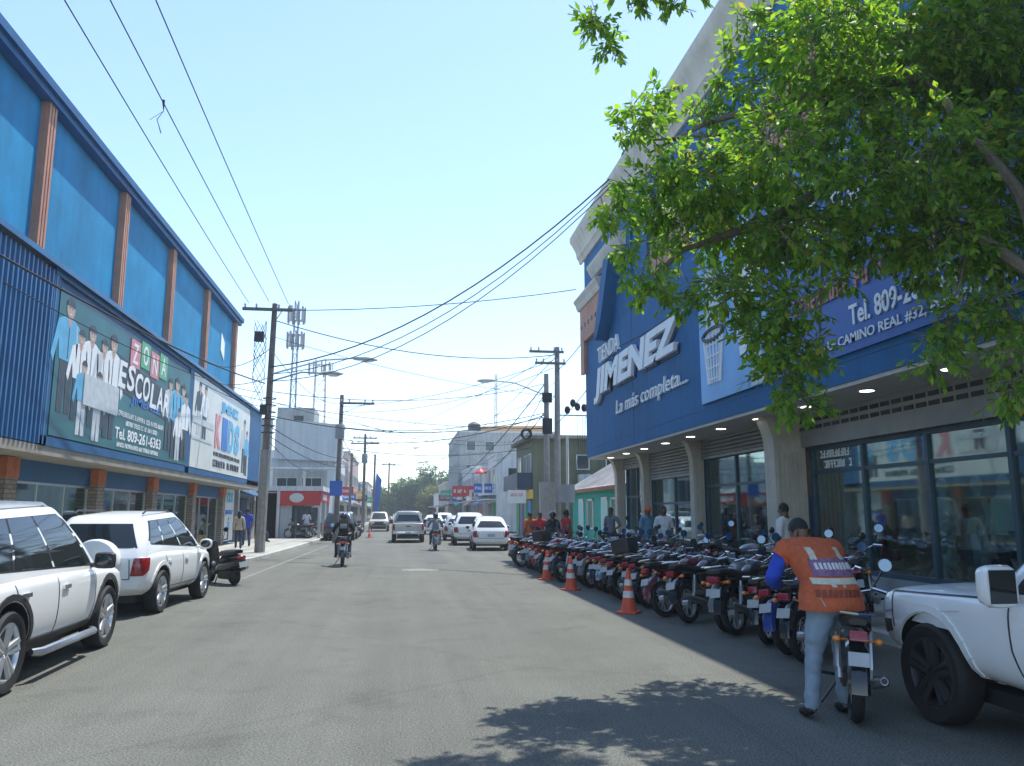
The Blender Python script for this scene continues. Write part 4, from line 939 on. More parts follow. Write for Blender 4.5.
def wheel(parent, x, y, r, wd, steer=0, spokes=5):
    key = (round(r,3), wd, spokes); s = 1 if x > 0 else -1
    if key not in WH:
        w = wd/2; ri = r*.70
        t = MB().lathe([(ri,-w*.8),(r*.93,-w),(r*.985,-w*.72),(r,-w*.3),(r,w*.3),(r*.985,w*.72),(r*.93,w),(r*.80,w*.97),(ri,w*.8),(ri-.01,w*.4),(ri-.01,-w*.4),(ri,-w*.8)], (0,0,0), (1,0,0), 36)
        rim = MB().lathe([(ri+.004,w*.82),(ri-.015,w*.86),(ri-.035,w*.5),(ri-.04,-w*.7)], (0,0,0), (1,0,0), 36, cap=False)
        rim.lathe([(0,w*.58),(.05,w*.58),(.065,w*.45),(.065,w*.1)], (0,0,0), (1,0,0), 16)
        for k in range(spokes):
            g = 2*math.pi*k/spokes
            for dg in (-.16,.16):
                a = Vector((w*.5, .05*math.cos(g+dg*2), .05*math.sin(g+dg*2))); b = Vector((w*.66, (ri-.02)*math.cos(g+dg), (ri-.02)*math.sin(g+dg)))
                rim.tube([a,b], [.030*r/.36,.036*r/.36], 6)
        disc = MB().lathe([(0,0),(ri*.62,0),(ri*.62,.02),(0,.02)], (w*-.1,0,0), (1,0,0), 24).lathe([(ri-.04,-w*.6),(0,-w*.6)], (0,0,0), (1,0,0), 24)
        a = t.build('tyre', M['black']); b = rim.build('rim', M['alloy'], angle=30); c = disc.build('brake_disc', M['dark'])
        WH[key] = [q.data for q in (a,b,c)]
        for q in (a,b,c): bpy.data.objects.remove(q)
    tm, rm, dm = WH[key]
    o = place(tm, 'wheel', parent, angle=None); o.location = (x, y, r); o.rotation_euler = (random.uniform(0,1.2), 0, steer + (0 if s > 0 else math.pi))
    place(rm, 'rim', o, angle=None); place(dm, 'brake_disc', o, angle=None)
    return o
def cabin_mesh(c, paint):
    """rounded greenhouse between the belt line and the roof"""
    rings = []
    def ring(yr, yf, w, z, bow, rr=.16, crown=0):
        pts = []; cy = [(yf-rr, w-rr, 0), (yf-rr, -(w-rr), 1), (yr+rr, -(w-rr), 2), (yr+rr, w-rr, 3)]
        for y, x, q in cy:
            for k in range(5):
                g = math.pi/2*(q + k/4); px, py = x+rr*math.cos(g), y+rr*math.sin(g)
                f = 1-(px/max(w,.01))**2; py += bow*f if q < 2 else -bow*.6*f
                pts.append((px, py, z+crown*f))
            if q in (0, 2):
                for k in range(1, 6):
                    px = (x)*(1-k/3.0); f = 1-(px/max(w,.01))**2; py = (yf if q == 0 else yr) + (bow*f if q == 0 else -bow*.6*f); pts.append((px if q == 0 else px, py, z+crown*f))
        return pts
    for v in (0,.2,.4,.6,.8,.92,1.0):
        e = v**1.12; sh = .03*math.sin(math.pi*v)
        rings.append(ring(c['yr0']+(c['yr1']-c['yr0'])*v**1.3, c['yf0']+(c['yf1']-c['yf0'])*v**.95, c['wb']+(c['wt']-c['wb'])*e+sh, c['z0']+(c['z1']-c['z0'])*(1-(1-v)**1.06), .10, .16))
    for k, s, dz in ((0,.96,.025),(1,.86,.045),(2,.55,.06),(3,.2,.065)):
        ym = (c['yr1']+c['yf1'])/2; hl = (c['yf1']-c['yr1'])/2
        rings.append(ring(ym-hl*s, ym+hl*s, c['wt']*s, c['z1']+dz, .10*s, .16*s))
    sl = c.get('slope', 0); yt = c['yf1']-.3
    rings = [[(x, y, z - sl*max(0, (z-c['z0'])/(c['z1']-c['z0']))*max(0, yt-y)**1.4) for x, y, z in r] for r in rings]
    mb = MB().loft(rings, 0); return mb
def car(name, label, cat, kind, paint, loc, rz=0, group=None, detail=True, L=None, extras=(), blackclad=False):
    t = empty(name, loc, rz, label, cat, group); P_ = M[paint]
    K = dict(
      suv=dict(L=4.7,W=.94,R=.385,wb=(-1.38,1.40),belt=1.03,hood=1.0,st=[(-2.35,.66,.52,.90),(-2.31,.84,.42,1.0),(-2.12,.915,.33,1.05),(-1.2,.945,.29,1.07),(0,.95,.28,1.06),(.95,.945,.28,1.04),(1.45,.935,.29,1.03),(2.0,.905,.32,.98),(2.26,.82,.40,.88),(2.35,.62,.48,.74)],
        cab=dict(z0=.98,z1=1.72,yr0=-2.27,yr1=-1.80,yf0=1.22,yf1=.22,wb=.875,wt=.68,slope=.035,rise=.03)),
      rav=dict(L=4.3,W=.91,R=.36,wb=(-1.22,1.24),belt=1.0,hood=.96,st=[(-2.05,.66,.50,.92),(-2.0,.83,.40,1.0),(-1.85,.88,.33,1.04),(-1.1,.905,.28,1.06),(0,.905,.27,1.02),(.9,.90,.27,1.0),(1.3,.89,.28,.985),(1.75,.86,.32,.93),(2.0,.76,.40,.82),(2.1,.56,.46,.70)],
        cab=dict(z0=.95,z1=1.66,yr0=-2.0,yr1=-1.58,yf0=1.30,yf1=.12,wb=.835,wt=.62,slope=.05,rise=.055)),
      hatch=dict(L=3.9,W=.85,R=.31,wb=(-1.18,1.22),belt=.93,hood=.88,st=[(-1.9,.62,.42,.82),(-1.86,.78,.34,.90),(-1.7,.83,.27,.94),(-1.0,.85,.23,.96),(0,.85,.22,.94),(.8,.845,.22,.93),(1.25,.83,.23,.91),(1.7,.79,.27,.83),(1.92,.68,.34,.70),(2.0,.48,.40,.58)],
        cab=dict(z0=.87,z1=1.48,yr0=-1.84,yr1=-1.36,yf0=1.26,yf1=.14,wb=.785,wt=.58,slope=.05,rise=.05)),
      pickup=dict(L=5.3,W=.93,R=.395,wb=(-1.62,1.86),belt=1.10,hood=1.05,st=[(-2.62,.74,.62,1.02),(-2.60,.89,.56,1.10),(-2.5,.92,.50,1.12),(-1.2,.93,.42,1.12),(0,.93,.38,1.10),(.9,.93,.38,1.08),(1.5,.92,.40,1.08),(2.2,.915,.44,1.06),(2.48,.89,.46,1.03),(2.585,.84,.50,.96),(2.62,.74,.56,.86)],
        cab=dict(z0=1.04,z1=1.74,yr0=-.82,yr1=-.66,yf0=1.25,yf1=.45,wb=.86,wt=.69)))[kind]
    c = K['cab']; Rw = K['R']; W = K['W']; zr = Rw
    arches = [(K['wb'][0], Rw+.01), (K['wb'][1], Rw+.01)]
    hole = [(-W*.80, W*.80, -2.45, -.95, .72, 2)] if kind == 'pickup' else ()
    me = car_shell(K['st'], arches, Rw+.065, [P_, M['plastic']], hole); body = place(me, 'body', t, angle=28); bv = bvh_of(me)
    cabo = cabin_mesh(c, P_).build('cabin', P_, t, angle=40); cv = bvh_of(cabo.data)
    zb, zt = c['z0']+.09, c['z1']-.06
    def ylerp(v, k0, k1, p): return c[k0]+(c[k1]-c[k0])*p(v)
    vb, vt = (zb-c['z0'])/(c['z1']-c['z0']), (zt-c['z0'])/(c['z1']-c['z0'])
    yfb, yft = ylerp(vb,'yf0','yf1',lambda v: v), ylerp(vt,'yf0','yf1',lambda v: v)
    yrb, yrt = ylerp(vb,'yr0','yr1',lambda v: v), ylerp(vt,'yr0','yr1',lambda v: v)
    for s in ('x+','x-'):
        n = 2 if kind == 'pickup' else 3
        F0, F1, B0, B1 = yfb-.26, yft-.20, yrb+.24, yrt+.22
        cuts = [0,.40,.74,1] if n == 3 else [0,.48,1]
        for i in range(n):
            a0, a1 = F0+(B0-F0)*cuts[i], F0+(B0-F0)*cuts[i+1]; b0, b1 = F1+(B1-F1)*cuts[i], F1+(B1-F1)*cuts[i+1]
            g = .03
            zq = lambda y: zb+c.get('rise',0)*(F0-y); zp = lambda y: zt-c.get('slope',0)*max(0,c['yf1']-.3-y)**1.4
            patch(cv, s, [(a0-g,zq(a0)),(a1+g,zq(a1)),(b1+g*.7,zp(b1)),(b0-g*.7,zp(b0))], 6, 5, .004).build('window', M['tint'], t)
        patch(cv, s, [(F0+.05,zq(F0)-.02),(B0-.05,zq(B0)-.02),(B1-.04,zp(B1)+.015),(F1+.04,zp(F1)+.015)], 14, 6, .0015).build('window_pillars', M['plastic'], t)
        # door seams, handles, sill
        mb = MB()
        doors = [F0+(B0-F0)*q for q in (0,.40,.76)] if n == 3 else [F0, F0+(B0-F0)*.48, B0-.05]
        zlo = K['st'][4][2]+.14; bt = K['belt']-.04
        strip(bv, s, [(doors[0]+.05,bt),(doors[0]+.02,zlo+.2),(doors[0]-.05,zlo)], .013, .0045, mb); strip(bv, s, [(doors[1],bt),(doors[1],zlo)], .013, .0045, mb)
        strip(bv, s, [(doors[2],bt),(doors[2]+.05,zlo+.42),(doors[2]+.30,zlo)], .013, .0045, mb); strip(bv, s, [(doors[0]-.05,zlo),(doors[2]+.30,zlo)], .013, .0045, mb)
        if detail: mb.build('door_seam', M['plastic'], t)
        for y in doors[1:]:
            mb = MB(); patch(bv, s, [(y+.10,bt-.13),(y+.28,bt-.13),(y+.28,bt-.09),(y+.10,bt-.09)], 3, 1, .028, .01, mb)
            if detail: mb.build('door_handle', M['chrome'] if blackclad else P_, t)
        sg = 1 if s == 'x+' else -1
        mx = sg*(c['wb']+.17); my = F0-.02; mz = zb+.04
        ob = MB().loft([[(mx+a*w, my+yy, mz+b_*h) for a, b_ in [(math.copysign(abs(math.cos(k*math.pi/8))**(.45 if kind in ('pickup','suv') else .8), math.cos(k*math.pi/8)), math.copysign(abs(math.sin(k*math.pi/8))**(.45 if kind in ('pickup','suv') else .8), math.sin(k*math.pi/8))) for k in range(16)]] for yy, w, h in (((-.06,.11,.085),(-.02,.125,.10),(.06,.10,.085),(.11,.04,.04)) if kind != 'pickup' else ((-.06,.12,.135),(-.02,.135,.15),(.05,.12,.135),(.10,.05,.06)))]).tube([(sg*(c['wb']-.05),my+.04,zb-.02),(mx-sg*.06,my+.02,mz-.05)], .03, 6).build('side_mirror', M['plastic'] if blackclad else P_, t)
        if detail: (MB().box(mx-.10,mx+.10,my-.068,my-.055,mz-.115,mz+.115) if kind == 'pickup' else MB().ell((mx,my-.062,mz), (.095,.008,.07))).build('mirror_glass', M['tint'], ob)
    patch(cv, 'y+', [(-c['wb']+.16,zb-.02),(c['wb']-.16,zb-.02),(c['wt']-.15,zt),(-c['wt']+.15,zt)], 10, 5, .005).build('windshield', M['tint'], t)
    patch(cv, 'y-', [(-c['wb']+.14,zb+.07),(c['wb']-.14,zb+.07),(c['wt']-.12,zt-.10),(-c['wt']+.12,zt-.10)], 10, 5, .005).build('rear_window', M['tint'], t)
    yr = K['st'][0][0]; yf = K['st'][-1][0]; bw = K['st'][1][1]
    zl = K['belt']-.05
    for s in (-1, 1):
        if kind == 'pickup': q = [(s*(bw-.13),.72),(s*(bw-.005),.72),(s*(bw-.005),1.06),(s*(bw-.13),1.06)]
        else: q = [(s*(bw-.19),zl-.28),(s*(bw-.01),zl-.28),(s*(bw-.01),zl+.0),(s*(bw-.15),zl+.0)]
        lm = patch(bv, 'y-', q, 4, 5, .014, .02)
        if kind != 'pickup': patch(bv, 'x+' if s > 0 else 'x-', [(yr+.09,zl-.27),(yr+.20,zl-.20),(yr+.26,zl+.0),(yr+.07,zl+.0)], 4, 5, .012, .02, lm)
        lm.build('tail_light', M['redlamp'], t)
        h = K['hood']
        patch(bv, 'y+', [(s*.42,h-.30),(s*(bw+.02),h-.27),(s*(bw+.02),h-.12),(s*.48,h-.17)], 5, 3, .012, .02).build('headlight', M['lamp'], t)
    if kind == 'pickup':
        for s in ('x+','x-'):
            patch(bv, s, [(2.36,.84),(2.56,.80),(2.54,.95),(2.36,.99)], 4, 4, .010, .02).build('headlight', M['lamp'], t)
            strip(bv, s, [(2.34,.70),(2.36,1.0),(1.3,1.045),(F0+.15,1.06)], .012, .005).build('bonnet_seam', M['plastic'], t)
            patch(bv, s, [(2.38,.66),(2.56,.62),(2.58,.74),(2.38,.76)], 3, 2, .010, .02).build('bumper_end', M['plastic'], t)
    h = K['hood']
    patch(bv, 'y+', [(-.38,h-.36),(.38,h-.36),(.44,h-.18),(-.44,h-.18)], 8, 3, .008, .02).build('grille', M['plastic'], t)
    zbm = K['st'][1][2]
    patch(bv, 'y+', [(-.62,zbm+.0),(.62,zbm+.0),(.66,zbm+.13),(-.66,zbm+.13)], 8, 2, .015, .02).build('bumper', M['plastic'], t)
    if kind == 'pickup':
        MB().box(-.88,.88,-2.80,-2.60,.50,.66).build('bumper', M['chrome'], t, bevel=.03)
        mb = MB(); patch(bv, 'y-', [(-.74,.68),(.74,.68),(.74,1.05),(-.74,1.05)], 8, 4, .006, .01, mb); mb.build('tailgate', P_, t)
        MB().box(-.12,.12,-2.64,-2.60,.90,.96).build('tailgate_handle', M['plastic'], t)
        MB().box(-.17,.17,-2.815,-2.80,.50,.62).build('licence_plate', M['plate'], t)
    else:
        patch(bv, 'y-', [(-bw+.10,zbm-.02),(bw-.10,zbm-.02),(bw-.06,zbm+.17),(-bw+.06,zbm+.17)], 8, 2, .03, .02).build('bumper', M['plastic'] if blackclad else P_, t, bevel=.01)
        patch(bv, 'y-', [(-.17,zl-.26),(.17,zl-.26),(.17,zl-.13),(-.17,zl-.13)], 2, 1, .012, .02).build('licence_plate', M['plate'], t)
        mb = MB()
        strip(bv, 'y-', [(-bw+.22,zl-.02),(-bw+.20,zbm+.22),(bw-.20,zbm+.22),(bw-.22,zl-.02)], .013, .005, mb); mb.build('tailgate_seam', M['plastic'], t)
    for y in K['wb']:
        for s in (-1, 1): wheel(t, s*(W-.11), y, Rw, .225 if kind != 'hatch' else .18, spokes=5)
    if blackclad or kind in ('rav','pickup'):
        for y in K['wb']:
            for s in ('x+','x-'):
                pts = [(y+(Rw+.108)*math.cos(g), Rw+.01+(Rw+.108)*math.sin(g)) for g in [math.pi*(-.04+1.08*k/14) for k in range(15)]]
                strip(bv, s, pts, .06, .014).build('wheel_arch', M['plastic'] if blackclad else P_, t)
    if detail:
        mb = MB()                                       # underbody
        mb.box(-W*.7, W*.7, K['wb'][0]-.5, K['wb'][1]+.4, .22, .34); mb.build('underbody', M['plastic'], t)
    if 'rails' in extras:
        for s in (-1, 1): MB().tube([(s*(c['wt']-.06),c['yr1']+.15,c['z1']+.01),(s*(c['wt']-.06),c['yr1']+.3,c['z1']+.065),(s*(c['wt']-.06),c['yf1']-.35,c['z1']+.065),(s*(c['wt']-.06),c['yf1']-.15,c['z1']+.01)], .018, 6).build('roof_rail', M['plastic'] if kind == 'rav' else M['metal'], t)
    if 'steps' in extras:
        for s in (-1, 1): MB().tube([(s*.92,K['wb'][0]+.55,.30),(s*.98,K['wb'][0]+.65,.29),(s*.98,K['wb'][1]-.62,.29),(s*.92,K['wb'][1]-.52,.30)], [.035,.045,.045,.035], 8).build('running_board', M['metal'], t)
    if 'clad' in extras:
        for s in ('x+','x-'): patch(bv, s, [(K['wb'][0]+.46,.285),(K['wb'][1]-.46,.285),(K['wb'][1]-.46,.43),(K['wb'][0]+.46,.43)], 10, 2, .016, .02).build('side_cladding', M['plastic'], t)
    if 'spare' in extras:
        MB().lathe([(0,-.02),(.30,-.02),(.355,.02),(.365,.09),(.365,.20),(.345,.245),(.30,.26),(.10,.265),(0,.265)], (.12,-1.96,.90), (0,-1,0), 40).build('spare_wheel_cover', P_, t, angle=30)
    return t
car('parked_suv', 'white SUV with black mirrors and alloy wheels, nearest parked on the left', 'car', 'suv', 'carwhite', (-4.55,9.75,0), R(1.2), 'cars parked along the street', extras=('rails','steps','clad'), blackclad=True)
car('parked_suv', 'white SUV with spare wheel cover on its tailgate, parked behind a nearer white SUV', 'car', 'rav', 'carwhite', (-4.80,16.05,0), R(-3.0), 'cars parked along the street', extras=('rails','spare'))
car('pickup_truck', 'taupe pickup truck driving away in the middle of the street', 'pickup truck', 'pickup', 'cargrey', (.62,49.3,0), R(-.5))
car('parked_car', 'white hatchback seen from behind, nearest car parked on the right far side', 'car', 'hatch', 'carwhite', (4.25,38.2,0), R(-2.5), 'cars parked along the street')
car('parked_suv', 'white SUV parked just beyond the white hatchback on the right', 'car', 'rav', 'carwhite', (3.85,44.4,0), R(-2), 'cars parked along the street')
car('parked_suv', 'dark blue SUV parked at the left kerb beyond the passing motorcyclist', 'car', 'suv', 'cardark', (-3.55,53.0,0), R(-1), 'cars parked along the street')
car('pickup_truck', 'tan pickup truck facing us at the left side, far down the street', 'pickup truck', 'pickup', 'cartan', (-1.75,78,0), R(181))
car('parked_car', 'silver hatchback parked beyond the second white SUV on the right', 'car', 'hatch', 'carsilver', (3.7,51.6,0), R(-2), 'cars parked along the street', detail=False)
car('parked_car', 'white hatchback far away, standing in the right lane before the trees', 'car', 'hatch', 'carwhite', (2.9,66,0), R(-3), 'cars parked along the street', detail=False)
car('parked_car', 'red hatchback parked far along the right kerb', 'car', 'hatch', 'carred', (4.1,59,0), R(-1), 'cars parked along the street', detail=False)
car('parked_suv', 'white SUV parked very far along the right kerb near the red sign', 'car', 'rav', 'carwhite', (4.3,76,0), R(-1), 'cars parked along the street', detail=False)
car('parked_suv', 'silver SUV facing us far down the street beside the tan pickup', 'car', 'rav', 'carsilver', (.3,96,0), R(180), 'cars parked along the street', detail=False)
M['steelwheel'] = mat('dark_steel_wheel', (.035,.035,.037), .5, metal=.3)
nt_ = car('pickup_truck', 'white pickup truck standing nearest on the right, only its front half in view', 'pickup truck', 'pickup', 'carwhite', (5.22,4.40,0), R(-.5))
for w_ in CH[nt_.name]:
    for r_ in CH.get(w_.name, []):
        if r_.name.startswith('rim'): r_.material_slots[0].link = 'OBJECT'; r_.material_slots[0].material = M['steelwheel']
# ---------------------------------------------------------------- motorcycles, cones, people
M['engine'] = mat('engine_alloy', (.16,.16,.165), .45, metal=.7, var=.25, scale=12)
M['frameblk'] = mat('black_frame_paint', (.012,.012,.014), .3, var=.1, coat=.4)
M['seat'] = mat('black_vinyl_seat', (.015,.015,.016), .45, var=.2, scale=14)
PAINT = {k: mat('motorcycle_%s_paint' % k, v, .25, var=.06, coat=.6) for k, v in dict(black=(.012,.012,.014), red=(.33,.015,.015), blue=(.015,.04,.22), grey=(.16,.165,.17), silver=(.42,.43,.44), wine=(.12,.012,.03), white=(.6,.6,.6)).items()}
def spoked(parent, y, r, name='wheel'):
    t = MB().lathe([(r-.075,-.04),(r-.03,-.052),(r-.005,-.03),(r,0),(r-.005,.03),(r-.03,.052),(r-.075,.04),(r-.075,-.04)], (0,y,r), (1,0,0), 28).build(name, M['black'], parent)
    mb = MB().lathe([(r-.075,-.028),(r-.09,-.03),(r-.095,0),(r-.09,.03),(r-.075,.028)], (0,y,r), (1,0,0), 28, cap=False).lathe([(0,-.06),(.055,-.055),(.06,0),(.055,.055),(0,.06)], (0,y,r), (1,0,0), 14)
    for k in range(12):
        g = 2*math.pi*k/12; h = g+.35*(1 if k%2 else -1)
        mb.tube([((-.04 if k%2 else .04), y+.05*math.cos(h), r+.05*math.sin(h)), (0, y+(r-.085)*math.cos(g), r+(r-.085)*math.sin(g))], .004, 4)
    mb.build('rim', M['alloy'], t)
def arcfender(y, r, w, g0, g1, th=.012, m=0, mb=None):
    mb = mb or MB(); rings = []
    for k in range(13):
        g = g0+(g1-g0)*k/12; c, s = math.cos(g), math.sin(g)
        rings.append([(x, y+(r+dd)*c, .29+(r+dd)*s) for x, dd in ((-w,-.02),(-w*.7,.018),(0,.03),(w*.7,.018),(w,-.02),(w*.7,.008),(0,.02),(-w*.7,.008))])
    return mb.loft(rings, m)
def motorcycle(name, label, col, loc, rz, group='motorcycles parked along the kerb', box=False, lean=R(-7)):
    t = empty(name, loc, rz, label, 'motorcycle', group); t.rotation_euler = (0, lean, rz)
    p = PAINT[col]
    spoked(t, -.62, .29); spoked(t, .66, .29)
    MB().tube([(0,.47,.86),(0,.40,.62),(0,.20,.30),(0,-.18,.27)], .022, 8).tube([(0,.45,.84),(0,.05,.76),(0,-.35,.70)], .022, 8).tube([(.09,-.18,.30),(.09,-.62,.29)], .018, 6).tube([(-.09,-.18,.30),(-.09,-.62,.29)], .018, 6).tube([(.10,-.10,.70),(.11,-.80,.76)], .014, 6).tube([(-.10,-.10,.70),(-.11,-.80,.76)], .014, 6).build('frame', M['frameblk'], t)
    e = MB().loft([[(a*w, y, z) for a, z in ((-1,.28),(1,.28),(1.05,.40),(.8,.47),(-.8,.47),(-1.05,.40))] for y, w in ((-.18,.10),(-.05,.13),(.12,.13),(.20,.10))])
    for k in range(6): e.obox((0, .12+k*.006, .48+k*.032), .17, .17, .014, Matrix.Rotation(R(-18),3,'X'))
    e.lathe([(.07,0),(.10,.02),(.10,.05),(.06,.065),(0,.065)], (.12,.0,.36), (1,0,0), 14).tube([(0,.12,.50),(0,.16,.66)], .06, 10)
    e.build('engine', M['engine'], t)
    MB().loft([[(w*math.cos(k*math.pi/6), y, z+h*math.sin(k*math.pi/6)) for k in range(12)] for y, w, h, z in ((-.09,.06,.05,.80),(-.04,.11,.09,.81),(.10,.15,.115,.83),(.25,.145,.115,.85),(.36,.09,.08,.86),(.40,.04,.03,.865))]).build('fuel_tank', p, t)
    MB().loft([[(w*a, y, z+b*h) for a, b in ((-.8,-1),(.8,-1),(1,-.2),(.92,.6),(.5,1),(-.5,1),(-.92,.6),(-1,-.2))] for y, w, h, z in ((-.06,.08,.035,.79),(-.14,.12,.05,.785),(-.40,.125,.05,.79),(-.60,.13,.055,.83),(-.82,.11,.045,.845),(-.88,.07,.025,.85))]).build('seat', M['seat'], t)
    for s in (-1, 1):
        MB().loft([[(s*(.13+.02*q), y, z) for y, z in pts] for q, pts in ((0,[(-.10,.50),(-.42,.56),(-.46,.72),(-.12,.74)]),(1,[(-.13,.53),(-.39,.58),(-.42,.70),(-.15,.71)]))]).build('side_panel', p, t)
        MB().tube([(s*.12,-.60,.34),(s*.13,-.48,.70)], .022, 8).lathe([(.03,0),(.033,.03),(.033,.20),(.03,.22)], (s*.125,-.57,.42), (0,.31,.95), 10).build('shock', M['metal'], t)
        MB().tube([(s*.07,.66,.29),(s*.075,.50,.84)], [.028,.024], 8).build('fork', M['metal'], t)
        m = MB().tube([(s*.22,.36,1.00),(s*.30,.38,1.14),(s*.33,.37,1.20)], .008, 6).build('mirror', M['frameblk'], t)
        MB().lathe([(0,.0),(.062,.0),(.066,.012),(.05,.035),(0,.045)], (s*.35,.355,1.25), (-.1*s,1,-.1), 16).build('mirror_back', M['frameblk'], m)
        MB().lathe([(0,-.004),(.060,-.004),(.060,.0)], (s*.35,.355,1.25), (-.1*s,1,-.1), 16).build('mirror_glass', M['mirror'], m)
        MB().ell((s*.16,-.86,.70), (.035,.04,.028)).tube([(s*.08,-.84,.70),(s*.15,-.86,.70)], .008, 5).build('turn_signal', M['amber'], t)
        MB().tube([(s*.13,-.05,.26),(s*.27,-.05,.27)], .016, 6).build('footpeg', M['black'], t)
    MB().tube([(-.34,.28,1.0),(-.28,.33,1.02),(-.12,.44,.97),(0,.46,.93),(.12,.44,.97),(.28,.33,1.02),(.34,.28,1.0)], .012, 8).tube([(-.36,.265,.995),(-.24,.36,1.02)], .019, 8).tube([(.36,.265,.995),(.24,.36,1.02)], .019, 8).build('handlebar', M['chrome'], t)
    hl = MB().lathe([(0,-.08),(.05,-.075),(.09,-.02),(.095,.03),(.09,.035)], (0,.60,.86), (0,1,-.05), 18).build('headlight', p, t)
    MB().lathe([(.088,.034),(.05,.055),(0,.06)], (0,.60,.86), (0,1,-.05), 18).build('lens', M['lamp'], hl)
    MB().lathe([(0,0),(.045,0),(.05,.03),(0,.035)], (-.055,.52,.99), (0,-.5,.9), 14).lathe([(0,0),(.045,0),(.05,.03),(0,.035)], (.055,.52,.99), (0,-.5,.9), 14).build('gauge', M['plastic'], t)
    arcfender(.66, .33, .065, R(40), R(205)).build('front_fender', p, t)
    mb = arcfender(-.62, .38, .085, R(60), R(178)); mb.build('rear_fender', p if col != 'silver' else M['chrome'], t)
    MB().obox((0,-.93,.74), .14, .07, .085, Matrix.Rotation(R(-20),3,'X')).build('tail_light', M['redlamp'], t, bevel=.015)
    MB().obox((0,-.985,.57), .16, .008, .11, Matrix.Rotation(R(-22),3,'X')).build('licence_plate', M['plate'], t)
    MB().tube([(.07,.18,.50),(.11,.27,.34),(.13,.16,.22),(.15,-.2,.24)], .02, 8).tube([(.15,-.2,.24),(.17,-.40,.28),(.19,-.88,.40),(.192,-.92,.41)], [.025,.05,.048,.03], 12).build('exhaust', M['metal'], t)
    MB().tube([(.192,-.921,.411),(.1925,-.926,.412)], .026, 10).build('exhaust_tip', M['dark'], t)
    MB().tube([(.12,-.60,.90),(.13,-.92,.92),(0,-.98,.92),(-.13,-.92,.92),(-.12,-.60,.90)], .011, 6).build('grab_rail', M['chrome'], t)
    MB().tube([(-.10,-.05,.24),(-.26,-.12,.012)], .013, 6).build('kickstand', M['frameblk'], t)
    MB().box(-.12,-.07,-.6,.0,.30,.40).build('chain_guard', M['frameblk'], t)
    if box: MB().box(-.19,.19,-1.02,-.62,.95,1.22).build('top_box', M['plastic'], t, bevel=.04)
    return t
proto = {}
def bike(label, col, x, y, deg, group='motorcycles parked along the kerb', box=False, lean=-7, z=0):
    sc = random.uniform(.94, 1.05)
    key = (col, box)
    if key not in proto:
        proto[key] = motorcycle('motorcycle', label, col, (x,y,z), R(deg), group, box, R(lean)); return proto[key]
    c = copy_tree(proto[key], None, (x,y,z)); c.rotation_euler = (0, R(lean), R(deg)); c['label'] = label; c.scale = (sc, random.uniform(.95,1.06), sc*random.uniform(.97,1.05))
    if group: c['group'] = group
    elif 'group' in c: del c['group']
    return c
def ordn(n): return ['first','second','third','fourth','fifth','sixth','seventh','eighth','ninth','tenth','eleventh','twelfth','thirteenth','fourteenth','fifteenth','sixteenth','seventeenth','eighteenth','nineteenth','twentieth','twenty-first','twenty-second','twenty-third','twenty-fourth','twenty-fifth','twenty-sixth','twenty-seventh'][n]
row = ['black','blue','black','black','grey','black','wine','black','black','grey','black','black','silver','black','grey','black','black','wine','black','black','red','black','grey','black','black','wine','black']
for i, c in enumerate(row):
    y = 9.15+i*.69+random.uniform(-.14,.14); x = 5.2-.031*i+random.uniform(-.12,.12)
    bike('%s motorcycle, %s from the near end of the kerbside row' % (c, ordn(i)), c, x, y, -50+random.uniform(-15,13), lean=-8+random.uniform(-4,4), box=(i in (9,19)))
row2 = ['black','wine','black','grey','black','black','black','wine','black','silver']
for i, c in enumerate(row2):
    y = 11.2+i*1.45+random.uniform(-.2,.2)
    bike('%s motorcycle parked on the right pavement, %s from the near end there' % (c, ordn(i)), c, 6.95+random.uniform(-.1,.1), y, -165+random.uniform(-25,25) if i%2 else -30+random.uniform(-20,20), 'motorcycles parked on the pavement', z=.145)
bike('black motorcycle being moved by the man in the orange vest', 'black', 4.03, 7.0, -27, None, lean=3)
b1_ = bike('black motorcycle ridden away by the man with the backpack', 'black', -1.75, 27.1, 3, None, lean=0)
b2_ = bike('grey motorcycle ridden away behind the taupe pickup', 'grey', 1.72, 37.6, 0, None, lean=0)
for i, (x, y, c) in enumerate([(-3.6,57.0,'red'),(-3.3,58.3,'black'),(-3.5,59.4,'black')]):
    bike('%s motorcycle parked at the left corner past the dark SUV, %s' % (c, ('nearest','middle','farthest')[i]), c, x, y, 60+i*7, 'motorcycles parked at the far left corner')
bike('black motorcycle parked inside the porch of the corner shop', 'black', -6.0, 51.3, 80, None, z=.14)
bike('red motorcycle parked on the left pavement beyond the corner shop', 'red', -5.1, 57.8, 70, None, z=.14)
# scooter by the left kerb
t = empty('scooter', (-4.15, 20.6, 0), R(40), 'black motor scooter with red tail light by the front of the white SUV', 'scooter'); t.rotation_euler = (0, R(-6), R(40))
for y in (-.55,.62):
    w = MB().lathe([(.13,-.055),(.19,-.065),(.225,-.04),(.232,0),(.225,.04),(.19,.065),(.13,.055),(.13,-.055)], (0,y,.232), (1,0,0), 24).build('wheel', M['black'], t)
    MB().lathe([(0,-.03),(.12,-.04),(.135,-.045),(.135,.045),(.12,.04),(0,.03)], (0,y,.232), (1,0,0), 20).build('rim', M['engine'], w)
MB().loft([[(w*math.cos(k*math.pi/6), y, z+h*math.sin(k*math.pi/6)) for k in range(12)] for y, w, h, z in ((-.95,.05,.06,.62),(-.86,.15,.15,.57),(-.55,.20,.23,.51),(-.2,.20,.23,.48),(.0,.17,.17,.40),(.12,.15,.06,.30))]).build('rear_body', PAINT['black'], t)
